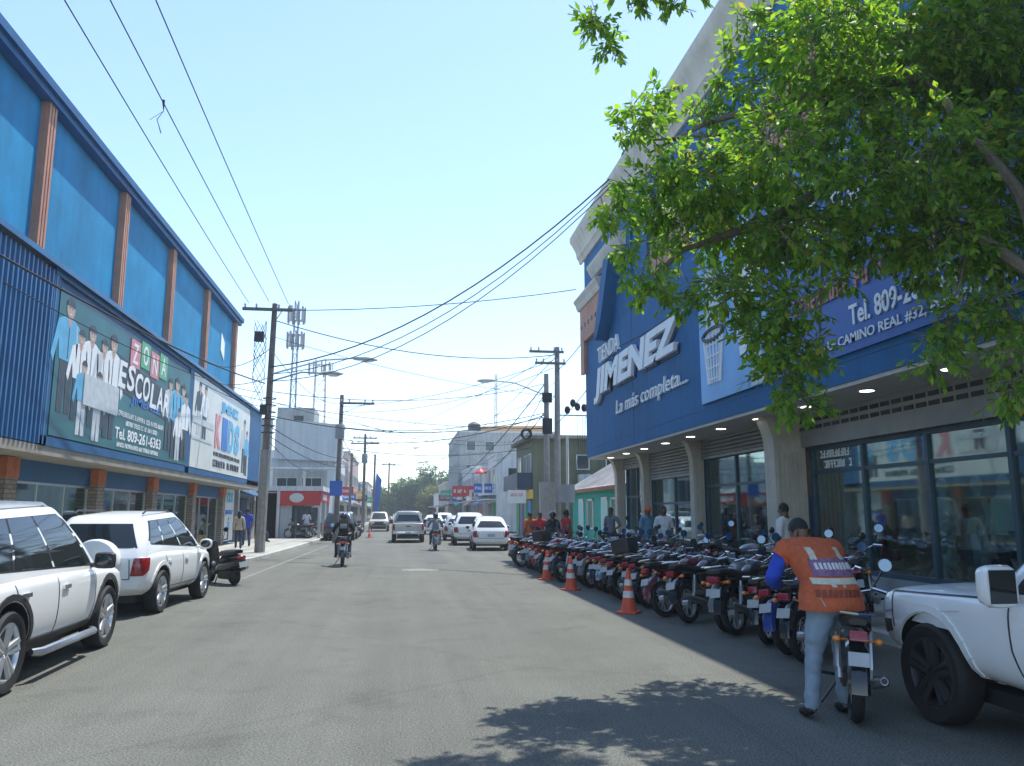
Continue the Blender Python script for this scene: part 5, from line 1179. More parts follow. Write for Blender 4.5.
MB().loft([[(a*w, y, z+b*h) for a, b in ((-.9,-1),(.9,-1),(1,.2),(.5,1),(-.5,1),(-1,.2))] for y, w, h, z in ((.0,.10,.04,.72),(-.15,.15,.06,.74),(-.5,.16,.06,.76),(-.82,.11,.04,.79))]).build('seat', M['seat'], t)
MB().box(-.13,.10,-.62,-.02,.14,.40).box(-.12,-.075,-.80,-.30,.18,.34).build('engine', M['plastic'], t, bevel=.03)
arcfender(-.55, .20, .10, R(20), R(170)).build('rear_fender', M['plastic'], t)
MB().box(-.17,.17,.05,.48,.24,.30).build('floorboard', M['plastic'], t, bevel=.02)
MB().loft([[(a*w, y+c, z) for a, c in ((-1,0),(-.5,.08),(.5,.08),(1,0),(.5,-.02),(-.5,-.02))] for z, w, y in ((.28,.17,.48),(.6,.20,.46),(.85,.15,.42),(1.0,.08,.38))]).build('leg_shield', PAINT['black'], t)
arcfender(.62, .27, .08, R(30), R(190)).build('front_fender', PAINT['black'], t)
MB().tube([(0,.62,.23),(0,.50,.6),(0,.38,1.0)], .03, 8).tube([(-.33,.28,1.02),(0,.37,1.0),(.33,.28,1.02)], .016, 8).build('handlebar', M['plastic'], t)
for s in (-1,1):
    m = MB().tube([(s*.22,.31,1.03),(s*.30,.34,1.20)], .008, 6).build('mirror', M['frameblk'], t)
    MB().lathe([(0,0),(.06,0),(.06,.02),(0,.03)], (s*.32,.33,1.25), (0,1,0), 14).build('mirror_glass', M['mirror'], m)
MB().ell((0,-.93,.66), (.12,.05,.05)).build('tail_light', M['redlamp'], t); MB().obox((0,-.99,.50), .19,.01,.13, Matrix.Rotation(R(-15),3,'X')).build('licence_plate', M['plate'], t)
MB().tube([(.17,-.15,.28),(.2,-.5,.32),(.2,-.8,.4)], [.03,.055,.045], 10).build('exhaust', M['metal'], t)
MB().tube([(-.10,.0,.26),(-.24,-.05,.01)], .014, 6).build('kickstand', M['frameblk'], t)
# traffic cones
def cone(x, y, label, tilt=0):
    t = empty('traffic_cone', (x,y,0), random.uniform(0,6), label, 'traffic cone', 'orange traffic cones beside the parked motorcycles')
    mb = MB().box(-.18,.18,-.18,.18,0,.035)
    mb.build('base', M['cone'], t, bevel=.012)
    prof = lambda h: .135-(.135-.028)*(h/.70)
    MB().lathe([(prof(0)+.01,.03),(prof(.04),.06),(prof(.70),.72),(.02,.73),(0,.73)], n=22).build('body', M['cone'], t)
    for z0, z1 in ((.26,.37),(.46,.56)): MB().lathe([(prof(z0-.02)+.004,z0),(prof(z1-.02)+.004,z1)], n=22, cap=False).build('reflective_band', M['conewhite'], t)
    t.rotation_euler = (R(tilt), 0, t.rotation_euler[2])
cone(3.93, 13.65, 'orange traffic cone with white bands, nearest to the camera in its row'); cone(3.83, 17.85, 'orange traffic cone with white bands, middle one beside the motorcycles', 1.5); cone(3.80, 20.6, 'orange traffic cone with white bands, farthest beside the motorcycles')
cone(-1.9, 57, 'orange traffic cone far away near the dark SUV on the left side')
# ---- people
M['skinp'] = mat('brown_skin', (.16,.085,.05), .55, var=.1, scale=9); M['hair'] = mat('black_hair', (.012,.010,.009), .7, var=.3, scale=30)
CL = {k: mat('cloth_%s' % k, v, .9, var=.14, scale=7, bump=.15) for k, v in dict(white=(.60,.60,.60), red=(.50,.025,.03), orange=(.60,.12,.03), blue=(.02,.06,.42), jeans=(.10,.15,.22), darkjeans=(.03,.045,.08), black=(.015,.015,.018), grey=(.16,.18,.2), beige=(.42,.36,.26), cyan=(.12,.25,.35), palejeans=(.22,.28,.34)).items()}
M['shoe'] = mat('dark_shoe', (.02,.02,.02), .6); M['helmet'] = mat('black_helmet', (.015,.015,.018), .2, coat=.6)
def rest():
    J = dict(pelvis=(0,0,.95), spine=(0,.0,1.12), chest=(0,-.01,1.31), neck=(0,-.015,1.47), head=(0,.01,1.56), crown=(0,.005,1.66))
    for s, n in ((-1,'l'),(1,'r')):
        J.update({n+'sho':(s*.175,-.015,1.395), n+'elb':(s*.225,-.03,1.12), n+'wri':(s*.225,.05,.88), n+'han':(s*.222,.075,.80), n+'hip':(s*.095,0,.90), n+'kne':(s*.105,.015,.50), n+'ank':(s*.11,-.03,.085), n+'toe':(s*.125,.13,.035)})
    return J
RAD = dict(pelvis=.125, spine=.118, chest=.135, neck=.056, head=.082, crown=.078, sho=.068, elb=.044, wri=.030, han=.036, hip=.088, kne=.058, ank=.041, toe=.036)
EDG = [('pelvis','spine'),('spine','chest'),('chest','neck'),('neck','head'),('head','crown')]
for n in 'lr': EDG += [('chest',n+'sho'),(n+'sho',n+'elb'),(n+'elb',n+'wri'),(n+'wri',n+'han'),('pelvis',n+'hip'),(n+'hip',n+'kne'),(n+'kne',n+'ank'),(n+'ank',n+'toe')]
REG = lambda a, b: 'head' if b in ('head','crown') else 'torso' if a in ('pelvis','spine','chest') and b[1:] != 'hip' and b != 'neck' else 'neck' if b == 'neck' else 'uparm' if b[1:] == 'elb' else 'forearm' if b[1:] == 'wri' else 'hand' if b[1:] == 'han' else 'thigh' if b[1:] in ('hip','kne') else 'shin' if b[1:] == 'ank' else 'foot'
def person(label, loc, deg, J, shirt, trousers, hat=None, sleeve='short', scale=1., level=1, group=None, fat=1., vest=None, pack=None, fold=.005):
    t = empty('person', loc, R(deg), label, 'person', group)
    names = list(J); idx = {n: i for i, n in enumerate(names)}
    me = bpy.data.meshes.new('body'); me.from_pydata([Vector(J[n])*scale for n in names], [(idx[a], idx[b]) for a, b in EDG], [])
    o = temp_obj(me); m = o.modifiers.new('skin', 'SKIN'); m.use_smooth_shade = True; m.branch_smoothing = .4
    for n in names:
        k = n if n in RAD else n[1:]; r = RAD[k]*scale*(fat if k in ('pelvis','spine','chest','hip') else 1)
        v = me.skin_vertices[0].data[idx[n]]; v.radius = (r, r*(1.0 if k not in ('chest','pelvis','spine') else .86)); v.use_root = n == 'pelvis'
    o.modifiers.new('sub', 'SUBSURF').levels = level+1
    bm_ = apply_mods(o)
    V = lambda n: Vector(J[n])*scale
    segs = [(V(a), V(b), REG(a, b)) for a, b in EDG]
    def near(p):
        best = (9, None)
        for a, b, rg in segs:
            d = b-a; q = max(0, min(1, (p-a).dot(d)/d.length_squared)); e = (p-a-d*q).length - (.05 if rg == 'torso' else 0)
            if e < best[0]: best = (e, rg)
        return best[1]
    vr = [near(v.co) for v in bm_.vertices]
    # head shape, face and fingers join the same body mesh
    body = MB(); body.v = [tuple(v.co) for v in bm_.vertices]; body.f = [list(p.vertices) for p in bm_.polygons]; body.m = [0]*len(body.f)
    H, Cr, N = V('head'), V('crown'), V('neck'); up = (Cr-N).normalized()
    fw = Vector((0,1,0)); fw = (fw-up*fw.dot(up)).normalized(); rt = fw.cross(up)
    Mx = Matrix((rt, fw, up)).transposed(); hc = H+up*.035*scale
    body.ell(hc, (.077*scale,.097*scale,.118*scale), Mx, 16)
    body.tube([hc+fw*.09*scale+up*.02*scale, hc+fw*.115*scale-up*.02*scale], [.010*scale,.016*scale], 6)
    for s in (-1,1): body.ell(hc+rt*s*.077*scale-up*.005, (.012,.02,.032), Mx, 8)
    for s, n in ((-1,'l'),(1,'r')):
        w, h = V(n+'wri'), V(n+'han'); d = (h-w).normalized(); sd = d.cross(Vector((0,0,1)))
        sd = sd.normalized() if sd.length > .05 else Vector((0,1,0)); cu_ = sd.cross(d)
        for k in range(4):
            b0 = h+sd*(k-1.5)*.019*scale; l = (.075,.085,.08,.062)[k]*scale
            body.tube([b0, b0+d*l*.5+cu_*.006, b0+d*l*.85+cu_*.03], [.0095,.009,.007], 6)
        b0 = w.lerp(h,.5); body.tube([b0, b0+sd*.045+d*.03, b0+sd*.05+d*.065], [.013,.011,.008], 6)
    bo = body.build('body', M['skinp'], t, angle=180)
    eyes = MB()
    for s in (-1,1): eyes.ell(hc+rt*s*.03*scale+fw*.088*scale+up*.018*scale, (.012,.008,.007), Mx, 8)
    eyes.tube([hc+fw*.09*scale-up*.055*scale-rt*.022*scale, hc+fw*.095*scale-up*.055*scale, hc+fw*.09*scale-up*.055*scale+rt*.022*scale], .005, 5); eyes.build('eyes_and_mouth', M['hair'], t)
    bm_.update()
    nrm = [v.normal.copy() for v in bm_.vertices]
    def cloth(name, regs, material, off, extra=None, zmin=None, hem=.015):
        keep = [p for p in bm_.polygons if sum(1 for i in p.vertices if vr[i] in regs or (extra and extra(bm_.vertices[i].co, vr[i])))*2 >= len(p.vertices)+1]
        mp = {}; mb = MB()
        for p in keep:
            f = []
            for i in p.vertices:
                if i not in mp:
                    c = bm_.vertices[i].co; wob = fold*(noise.noise(Vector((c.x*7, c.y*7, c.z*13)))+.6*noise.noise(c*21))
                    mp[i] = len(mb.v); mb.v.append(tuple(c+nrm[i]*(off*scale+wob)))
                f.append(mp[i])
            mb.f.append(f); mb.m.append(0)
        if not mb.f: return None
        o = mb.build(name, material, t, angle=180, recalc=False)
        if zmin is not None:
            bm = bmesh.new(); bm.from_mesh(o.data); bmesh.ops.bisect_plane(bm, geom=bm.verts[:]+bm.edges[:]+bm.faces[:], plane_co=(0,0,zmin), plane_no=(0,0,1), clear_inner=True)
            for v in bm.verts:                          # the hem hangs a little away from the body
                f = max(0, min(1, (V('chest').z-.05-v.co.z)/.35)); c = V('pelvis'); d_ = Vector((v.co.x-c.x, v.co.y-c.y, 0))
                if d_.length > .01: v.co += d_.normalized()*f*hem*(1+.5*noise.noise(v.co*7))
            bm.to_mesh(o.data); bm.free()
        return o
    cloth('trousers', ('thigh','shin'), CL[trousers], .014, lambda c, r: r == 'torso' and (c-V('pelvis')).dot((V('spine')-V('pelvis')).normalized()) < .06)
    up_ = J['pelvis'][2] > .8 and J['lkne'][2] < .6; pz = V('pelvis').z
    cloth('shirt', ('torso','uparm') + (('forearm',) if sleeve == 'long' else ()), CL[shirt], .017, lambda c, r: r == 'neck' and (c-V('neck')).dot(up) < -.03 or (up_ and r == 'thigh' and c.z > pz-.20), pz-.10 if up_ else None)
    cloth('shoes', ('foot',), M['shoe'], .012)
    if hat == 'helmet':
        MB().ell(hc+up*.02, (.125,.15,.145), Mx, 16).build('helmet', M['helmet'], t)
    else:
        mb = MB(); mb.ell(hc+up*.026*scale-fw*.012*scale, (.085*scale,.098*scale,.112*scale), Mx, 16)
        bmv = mb.v; keep = [f for f in mb.f if sum((Vector(bmv[i])-hc).dot(up*.9-fw*.55) for i in f)/len(f) > .0]
        mb.f = keep; mb.m = [0]*len(keep)
        if hat == 'long':
            mb.loft([[hc-fw*q-up*zz+rt*.075*a*w2+fw*.04*b for a, b in ((-1,.4),(-.6,-.6),(.6,-.6),(1,.4),(.5,.8),(-.5,.8))] for q, zz, w2 in ((.06,-.06,1),(.085,.05,1.1),(.095,.17,.9),(.09,.24,.5))])
        mb.build('hair', M['hair'], t)
        if hat == 'cap':
            MB().ell(hc+up*.045*scale, (.098,.112,.09), Mx, 14).prism([(-.07,.0),(.07,0),(.05,.10),(-.05,.10)], lambda a, b, d: hc+up*(.045+d)+rt*a+fw*(.09+b), 0, .012).build('cap', CL['orange'], t)
    if pack:
        c = (V('chest')+V('spine'))/2; ax = (V('chest')-V('spine')).normalized(); bk = -(Vector((0,1,0))-ax*ax.y).normalized(); sd = ax.cross(bk)
        Mp = Matrix((sd, bk, ax)).transposed()
        f = MB().obox(c+bk*.20+ax*.05, .30,.16,.42, Mp).build('backpack', CL['black'], t, bevel=.05)
        MB().obox(c+bk*.285+ax*.0, .22,.03,.16, Mp).build('pocket', CL['grey'], f, bevel=.01)
    return t, J, cloth, V
def merge(d): J = rest(); J.update(d); return J
walk = merge(dict(lkne=(-.10,.16,.52), lank=(-.10,.10,.12), ltoe=(-.11,.26,.06), rank=(.11,-.22,.10), rkne=(.105,-.06,.50), rtoe=(.125,-.07,.035), lwri=(-.24,-.02,.86), lhan=(-.24,-.0,.78), rwri=(.24,.12,.90), rhan=(.24,.16,.83)))
ride = merge(dict(pelvis=(0,-.30,.92), spine=(0,-.30,1.08), chest=(0,-.24,1.26), neck=(0,-.19,1.41), head=(0,-.15,1.50), crown=(0,-.145,1.60),
    lhip=(-.10,-.27,.88), rhip=(.10,-.27,.88), lkne=(-.21,.10,.76), rkne=(.21,.10,.76), lank=(-.21,-.10,.37), rank=(.21,-.10,.37), ltoe=(-.23,.05,.30), rtoe=(.23,.05,.30),
    lsho=(-.175,-.21,1.35), rsho=(.175,-.21,1.35), lelb=(-.31,-.02,1.16), relb=(.31,-.02,1.16), lwri=(-.32,.20,1.06), rwri=(.32,.20,1.06), lhan=(-.32,.27,1.03), rhan=(.32,.27,1.03)))
stand = rest()
hips = merge(dict(lelb=(-.30,-.08,1.14), lwri=(-.19,.08,1.02), lhan=(-.14,.13,1.0), rkne=(.12,.05,.50)))
person('rider with black helmet and backpack on the nearer moving motorcycle', (-1.75,27.1,0), 3, ride, 'black', 'darkjeans', 'helmet', 'long', pack=True)
person('rider in grey shirt and helmet behind the taupe pickup', (1.72,37.6,0), 0, ride, 'grey', 'darkjeans', 'helmet', 'long')
person('man in red shirt leaning over the parked motorcycles', (5.35,25.6,0), -70, merge(dict(lwri=(-.2,.30,1.05), lhan=(-.2,.38,1.02), lelb=(-.25,.10,1.14))), 'red', 'darkjeans', None, scale=1.04)
person('man with dark helmet standing behind the man in red', (5.5,28.6,0), 160, stand, 'black', 'jeans', 'helmet')
person('man in orange shirt at the far end of the motorcycle row', (5.0,30.6,0), 20, stand, 'orange', 'darkjeans', None, fat=1.1)
person('man in red and grey vest beside the man in orange shirt', (5.35,30.4,0), 150, hips, 'red', 'jeans', None, fat=1.15)
person('man in grey shirt among motorcycles by the farthest columns', (7.0,26.2,.14), 140, hips, 'grey', 'jeans', None)
person('man with orange cap and pale blue shirt under the arcade', (7.15,22.7,.14), 200, stand, 'cyan', 'palejeans', 'cap')
person('man in white shirt standing under the arcade beside the orange cap', (7.2,21.4,.14), 170, stand, 'white', 'darkjeans', None, fat=1.1)
person('man in white shirt by the big fluted column', (7.15,14.3,.14), 30, stand, 'white', 'darkjeans', None)
person('woman with long hair in beige top and dark jeans on left pavement', (-6.9,37.0,.14), 10, walk, 'beige', 'darkjeans', 'long', 'long', .95)
person('man in blue shirt walking ahead of the woman on the pavement', (-7.0,39.4,.14), 20, walk, 'blue', 'darkjeans', None, scale=1.02)
person('man in white shirt standing in front of the corner shop', (-5.6,51.6,.14), 190, stand, 'white', 'jeans', None)
person('person in red and beige sitting by the grey post behind the wooden pole', (-7.3,44.8,.14), -60, merge(dict(lkne=(-.11,.40,.50), rkne=(.11,.40,.50), lank=(-.11,.42,.09), rank=(.11,.42,.09), ltoe=(-.12,.56,.04), rtoe=(.12,.56,.04), pelvis=(0,0,.52), lhip=(-.1,0,.50), rhip=(.1,0,.50), spine=(0,-.02,.70), chest=(0,0,.90), neck=(0,.02,1.06), head=(0,.05,1.15), crown=(0,.05,1.25), lsho=(-.17,0,.98), rsho=(.17,0,.98), lelb=(-.22,.06,.72), relb=(.22,.06,.72), lwri=(-.15,.25,.6), rwri=(.15,.25,.6), lhan=(-.13,.32,.58), rhan=(.13,.32,.58))), 'beige', 'darkjeans', None)
t = empty('stool', (-7.3,44.8,.14), 0, 'small yellow box seat under the sitting person', 'stool'); MB().box(-.2,.2,-.2,.2,0,.40).build('crate', M['yellow'], t, bevel=.02)
# man in the orange reflective vest, leaning over the motorcycle
vj = merge(dict(pelvis=(.20,-.03,.93), spine=(.185,.05,1.09), chest=(.155,.25,1.23), neck=(.15,.38,1.32), head=(.155,.47,1.39), crown=(.155,.53,1.475),
    lsho=(-.06,.29,1.29), rsho=(.36,.31,1.29), lelb=(-.19,.30,1.03), relb=(.48,.44,1.08), lwri=(-.04,.52,.97), rwri=(.45,.62,1.04), lhan=(.01,.60,.96), rhan=(.44,.70,1.03),
    lhip=(.085,-.04,.89), rhip=(.285,-.03,.88), lkne=(.0,-.02,.48), rkne=(.30,.14,.50), lank=(-.07,-.08,.085), rank=(.27,.06,.085), ltoe=(-.08,.07,.035), rtoe=(.29,.22,.035)))
vt_, _, cloth, V = person('man in orange reflective vest and blue sleeves leaning over a motorcycle', (3.50,6.62,0), -4, vj, 'blue', 'palejeans', None, 'long', 1.06, 2, fat=1.38, fold=.012)
M['vest'] = mat('orange_vest_mesh', (.52,.105,.035), .8, var=.22, scale=22, bump=.5); M['reflect'] = mat('silver_reflective_tape', (.50,.48,.38), .45, var=.2, scale=30)
vest = cloth('vest', ('torso',), M['vest'], .034, lambda c, r: r == 'neck' and (c-V('neck')).dot((V('crown')-V('neck')).normalized()) < -.035 or r == 'uparm' and (c-V('chest')).length < .27*1.05 or (r == 'thigh' and c.z > .74*1.05), .83*1.05, .05)
bv = bvh_of(vest.data)
def vq(x0, x1, z0, z1, m, name, nu=10, nv=3): return patch(bv, 'y-', [(x0,z0),(x1,z0),(x1,z1),(x0,z1)], nu, nv, .006, .01).build(name, m, vest)
vq(-.05,.43,1.085,1.135, M['reflect'], 'reflective_tape'); vq(.04,.09,1.28,1.41, M['reflect'], 'reflective_tape', 2, 4); vq(.29,.34,1.28,1.41, M['reflect'], 'reflective_tape', 2, 4)
vq(.02,.38,1.15,1.29, mat('printed_back_panel', (.20,.10,.18), .7, var=.5, scale=18), 'back_panel', 8, 4)
mb = MB()
for i, x in enumerate([.05+.032*k for k in range(10)]): patch(bv, 'y-', [(x,1.20+.004*(i%3)),(x+.022,1.20),(x+.024,1.255),(x+.004,1.25+.004*(i%2))], 2, 2, .010, .004, mb)
mb.build('lettering', M['conewhite'], vest)
mb = MB()
for i, x in enumerate([.0+.042*k for k in range(9)]): patch(bv, 'y-', [(x,.985),(x+.028,.985),(x+.03,1.045),(x+.004,1.04)], 2, 2, .010, .004, mb)
mb.build('lettering', mat('vest_lettering', (.20,.04,.02), .7), vest)
# ---------------------------------------------------------------- trees
def leaf_mat(name, c0, c1, trans=.35):
    m = bpy.data.materials.new(name); m.use_nodes = True; nt = m.node_tree; n = nt.nodes; L = nt.links
    b = n['Principled BSDF']; b.inputs['Roughness'].default_value = .5; b.inputs['Specular IOR Level'].default_value = .35
    g = n.new('ShaderNodeNewGeometry'); r = n.new('ShaderNodeValToRGB'); r.color_ramp.elements[0].color = (*c0, 1); r.color_ramp.elements[1].color = (*c1, 1)
    r.color_ramp.elements[1].position = .94; ex = r.color_ramp.elements.new(.985); ex.color = (c1[0]*1.3, c1[1]*.75, c1[2]*.8, 1)
    L.new(g.outputs['Random Per Island'], r.inputs[0]); L.new(r.outputs[0], b.inputs['Base Color'])
    t = n.new('ShaderNodeBsdfTranslucent'); mx = n.new('ShaderNodeMix'); mx.data_type = 'RGBA'; mx.blend_type = 'MULTIPLY'; mx.inputs[0].default_value = 1; L.new(r.outputs[0], mx.inputs[6]); mx.inputs[7].default_value = (1.9,1.95,.7,1)
    L.new(mx.outputs[2], t.inputs[0]); ms = n.new('ShaderNodeMixShader'); ms.inputs[0].default_value = trans
    L.new(b.outputs[0], ms.inputs[1]); L.new(t.outputs[0], ms.inputs[2]); L.new(ms.outputs[0], n['Material Output'].inputs[0]); return m
M['leaf'] = leaf_mat('almond_leaves', (.048,.14,.022), (.24,.38,.052), .52)
M['leaffar'] = leaf_mat('far_leaves', (.03,.07,.016), (.075,.13,.03), .25); M['leafyel'] = leaf_mat('yellow_green_leaves', (.09,.11,.02), (.17,.17,.035), .3)
def leaf(mb, p, d, s, w):
    """one folded leaf: base, two sides, tip"""
    d = d.normalized(); sd = d.cross(Vector((random.gauss(0,.5), random.gauss(0,.5), 1))); sd = sd.normalized() if sd.length > .01 else Vector((1,0,0)); up = sd.cross(d)
    m1, m2 = p+d*s*.55, p+d*s*.3
    b = len(mb.v); mb.v += [tuple(p), tuple(m1+sd*w-up*w*.35), tuple(p+d*s-up*s*.12), tuple(m1-sd*w-up*w*.35)]
    mb.f += [[b,b+1,b+2],[b,b+2,b+3]]; mb.m += [0,0]
def sprays(mb, c, r, n, size, droop=.25, tw=None, flat=.85):
    for _ in range(n):
        u = Vector((random.gauss(0,1), random.gauss(0,1), random.gauss(0,1))).normalized()
        q = c + Vector((u.x, u.y, u.z*flat))*r*random.uniform(.25,1)**.6
        ax = (u*.8 + Vector((random.gauss(0,.4), random.gauss(0,.4), random.gauss(-droop,.35)))).normalized(); k = random.randint(7,12); l = size*random.uniform(1.6,2.6)
        if tw is not None and random.random() < .6: tw.tube([q-ax*l*.9, q+ax*l*.9], [.006,.003], 4)
        for i in range(k):
            t = i/k; g = i*2.4; o = ax.orthogonal().normalized(); o2 = ax.cross(o)
            d = ax*(.45+.5*t) + (o*math.cos(g)+o2*math.sin(g))*(.9-.4*t) + Vector((0,0,-droop))
            s = size*random.uniform(.6,1.4); leaf(mb, q+ax*l*(t-.3), d, s, s*.23)
CL_= [(2.49, 7.78, 5.86, 0.29), (2.98, 8.27, 6.39, 0.2), (2.3, 7.99, 4.99, 0.26), (2.83, 8.37, 5.27, 0.44), (2.84, 8.4, 5.28, 0.44), (2.36, 7.5, 4.3, 0.3), (2.68, 7.8, 4.04, 0.18), (3.15, 7.81, 5.23, 0.51), (3.13, 7.77, 5.21, 0.51), (4.3, 7.04, 6.49, 0.62), (4.77, 7.82, 7.02, 0.68), (5.89, 8.19, 7.09, 0.82), (5.5, 7.64, 6.73, 0.76), (6.79, 7.99, 7.05, 0.8), (6.7, 7.87, 6.97, 0.79), (3.61, 6.9, 5.18, 0.56), (4.19, 8.01, 5.74, 0.65), (4.91, 7.75, 6.14, 0.63), (4.62, 7.28, 5.87, 0.59), (5.17, 6.85, 5.25, 0.64), (6.18, 8.18, 5.95, 0.77), (6.56, 7.56, 5.68, 0.71), (6.91, 7.95, 5.89, 0.75), (4.16, 8.81, 5.14, 0.66), (4.04, 8.54, 5.04, 0.64), (3.26, 7.54, 3.98, 0.28), (4.35, 8.08, 4.76, 0.48), (4.04, 7.51, 4.55, 0.45), (5.46, 8.3, 4.9, 0.52), (5.4, 8.21, 4.86, 0.51), (3.93, 7.38, 3.76, 0.3), (4.05, 7.88, 3.34, 0.32), (4.07, 7.68, 2.78, 0.21), (3.76, 7.6, 3.6, 0.25), (5.69, 7.42, 4.6, 0.6), (5.65, 7.36, 4.57, 0.6), (6.67, 7.74, 4.7, 0.53), (6.66, 7.73, 4.7, 0.53), (6.32, 7.71, 3.99, 0.33), (5.87, 7.81, 3.49, 0.25), (6.65, 7.7, 3.66, 0.25), (6.64, 7.82, 3.07, 0.18), (5.59, 7.84, 4.11, 0.18), (4.58, 7.73, 4.09, 0.21), (5.88, 7.14, 6.93, 0.8), (6.7, 8.13, 7.66, 0.91), (3.21, 8.32, 4.79, 0.36), (4.66, 7.26, 5.08, 0.45), (4.43, 6.9, 4.91, 0.43)]
ISO= [(1.96, 7.4, 6.65, 0.2), (1.88, 7.4, 6.73, 0.13), (2.07, 7.4, 6.46, 0.13), (2.4, 7.4, 6.98, 0.12), (2.75, 7.4, 7.0, 0.09), (2.57, 7.4, 7.26, 0.23), (2.96, 7.4, 7.42, 0.32), (2.19, 7.4, 7.16, 0.18)]

CL_ += [(3.98, 7.5, 2.8, 0.24), (3.92, 7.6, 3.11, 0.34), (3.82, 7.7, 3.51, 0.37), (4.12, 7.4, 3.3, 0.24), (2.68, 8.2, 4.09, 0.25), (3.1, 8.1, 3.97, 0.2), (5.29, 7.2, 3.19, 0.22), (5.49, 7.2, 3.56, 0.32), (5.56, 6.6, 2.78, 0.2), (5.68, 6.6, 3.14, 0.25), (5.73, 6.8, 3.62, 0.31), (3.57, 8.0, 3.96, 0.34), (3.86, 8.0, 4.14, 0.4), (2.28, 8.3, 4.97, 0.19), (2.54, 8.4, 6.06, 0.23), (2.78, 8.3, 6.29, 0.25)]
CL_ += [(4.08, 8.4, 7.66, 0.25), (4.51, 8.2, 7.4, 0.39), (3.66, 8.3, 6.56, 0.27), (4.16, 8.3, 6.73, 0.35), (4.14, 8.0, 7.02, 0.28), (3.44, 8.3, 6.22, 0.29), (3.89, 8.4, 7.18, 0.17)]
random.seed(11)
t = empty('tree', (6.75,6.6,.0), 0, 'broad leafy green tree hanging over the right store and the road', 'tree')
mb = MB(); tw = MB()
for x, y, z, r in CL_: sprays(mb, Vector((x,y,z)), r, max(10, int(270*r*r)), .105, .3, tw)
for x, y, z, r in ISO: sprays(mb, Vector((x,y,z)), r, max(8, int(420*r*r)), .095, .3, tw)
for x, y, z, r in [(2.9,7.4,8.0,.6),(4.2,7.2,8.4,.8),(5.6,7.0,8.5,.9),(6.4,6.4,7.6,.8),(6.6,5.6,6.4,.8),(6.4,6.2,5.2,.7),(2.6,6.9,7.7,.5)]:
    sprays(mb, Vector((x,y,z)), r, int(110*r*r), .1, .3, tw)
mb.build('crown', M['leaf'], t, world=True, angle=0, recalc=False)
tr = MB(); rt = Vector((6.75,6.6,-.1)); fork = Vector((6.6,6.7,3.6))
tr.tube([rt, Vector((6.78,6.62,.4)), Vector((6.7,6.68,1.8)), fork], [.26,.21,.18,.16], 12)
limbs = [[fork,(6.2,7.0,5.0),(5.6,7.4,6.4),(4.9,7.7,7.6),(4.2,7.9,8.4)],[fork,(5.9,7.3,4.6),(4.9,7.9,5.4),(3.7,8.2,6.0),(2.8,8.3,5.9)],[fork,(6.5,6.5,5.2),(6.1,6.4,7.0),(5.4,6.6,8.3)],[(5.6,7.4,6.4),(4.4,7.8,6.3),(3.4,8.2,6.1),(2.8,8.4,5.8)],[(4.9,7.9,5.4),(4.0,8.1,4.9),(3.1,8.3,4.6),(2.8,8.4,4.3)]]
for L_ in limbs: tr.tube([Vector(p) for p in L_], [.075*(1-.85*i/(len(L_)-1)) for i in range(len(L_))], 8)
tr.tube([Vector(p) for p in [(4.9,7.7,7.6),(3.6,7.6,8.7),(2.7,7.5,8.1),(2.05,7.4,6.9)]], [.03,.022,.014,.006], 6)
for L_ in ([(4.9,7.9,5.4),(4.5,7.8,4.4),(4.25,7.6,3.0)],[(5.9,7.3,4.6),(5.6,7.2,3.9),(5.1,7.2,3.3)],[(6.2,7.0,5.0),(6.2,6.8,4.0),(5.9,6.6,3.0)]): tr.tube([Vector(p) for p in L_], [.022,.016,.006], 6)
tr.build('trunk', M['trunk'], t, world=True); tw.build('twigs', M['trunk'], t, world=True, recalc=False)
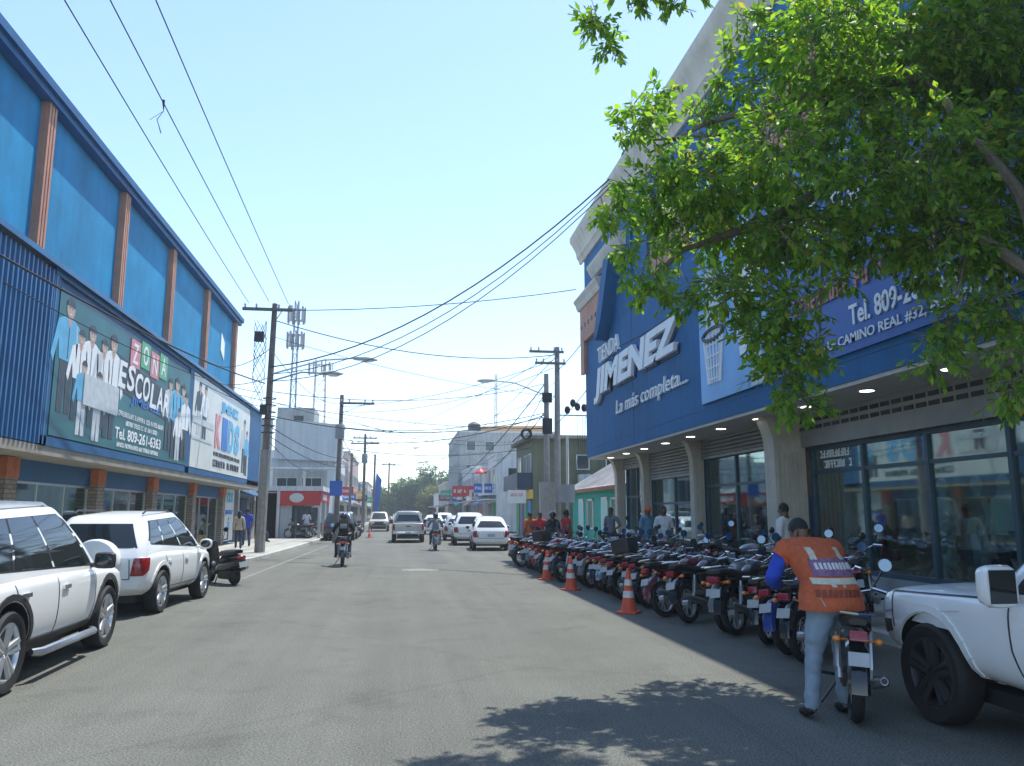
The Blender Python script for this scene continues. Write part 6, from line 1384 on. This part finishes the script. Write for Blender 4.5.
def far_tree(x, y, h, r, label, m='leaffar', n=5, dens=26, size=.55):
    t = empty('tree', (x,y,0), 0, label, 'tree', 'trees closing the end of the street')
    mb = MB(); tr = MB().tube([(x,y,-.1),(x+.1,y,h*.3),(x-.1,y,h*.55)], [.32,.25,.15], 8)
    for k in range(int(n*2.8)):
        g = random.uniform(0,6.28); rr = r*random.uniform(.1,.75); c = Vector((x+rr*math.cos(g), y+rr*math.sin(g), h*random.uniform(.26,.86)))
        tr.tube([(x,y,h*.4), c], [.12,.04], 5); cr = r*random.uniform(.35,.55)
        sprays(mb, c, cr, int(dens*cr), size, .2, None, .8)
    mb.build('crown', M[m], t, world=True, angle=0, recalc=False); tr.build('trunk', M['trunk'], t, world=True)
for i, (x, y, h, r, l, m) in enumerate([(1.5,176,9.0,4.5,'dark green round tree at the street end, left of the middle','leaffar'),(5.5,182,9.8,4.6,'dark green tree at the street end, just right of its centre','leaffar'),(9.2,172,12.5,4.8,'tallest dark green tree at the street end beside the tall grey block','leaffar'),(7.2,160,7.0,3.2,'yellow green rounder tree in front of the dark trees','leafyel'),(-2.5,190,7.2,4.0,'low green tree at the far left of the street end','leaffar'),(3.6,200,10.5,5,'green tree behind the others in the middle of the street end','leaffar'),(12.5,186,11.5,5,'green tree behind the beige building at the far right','leaffar'),(-7.5,204,8.5,4.5,'green tree behind the low white building at the far left','leaffar')]): far_tree(x, y, h, r, l, m)
# roadside shrub by the corner shop canopy
def shrub(x, y, z, h, r, label, cat='shrub'):
    t = empty('shrub', (x,y,z), 0, label, cat); mb = MB(); st = MB()
    for k in range(8):
        g = k*.8; c = Vector((x+r*.55*math.cos(g), y+r*.55*math.sin(g), z+h*random.uniform(.45,.8))); st.tube([(x,y,z),c], [.03,.012], 5); sprays(mb, c, r*.5, 16, .14, .1)
    mb.build('crown', M['leaffar'], t, world=True, angle=0, recalc=False); st.build('trunk', M['trunk'], t, world=True)
shrub(-6.9,59.3,0.14,3.9,1.3,'leafy shrub rising behind the corner shop roof'); shrub(-8.8,59.6,.14,3.6,1.2,'leafy shrub left of the other behind the corner shop')
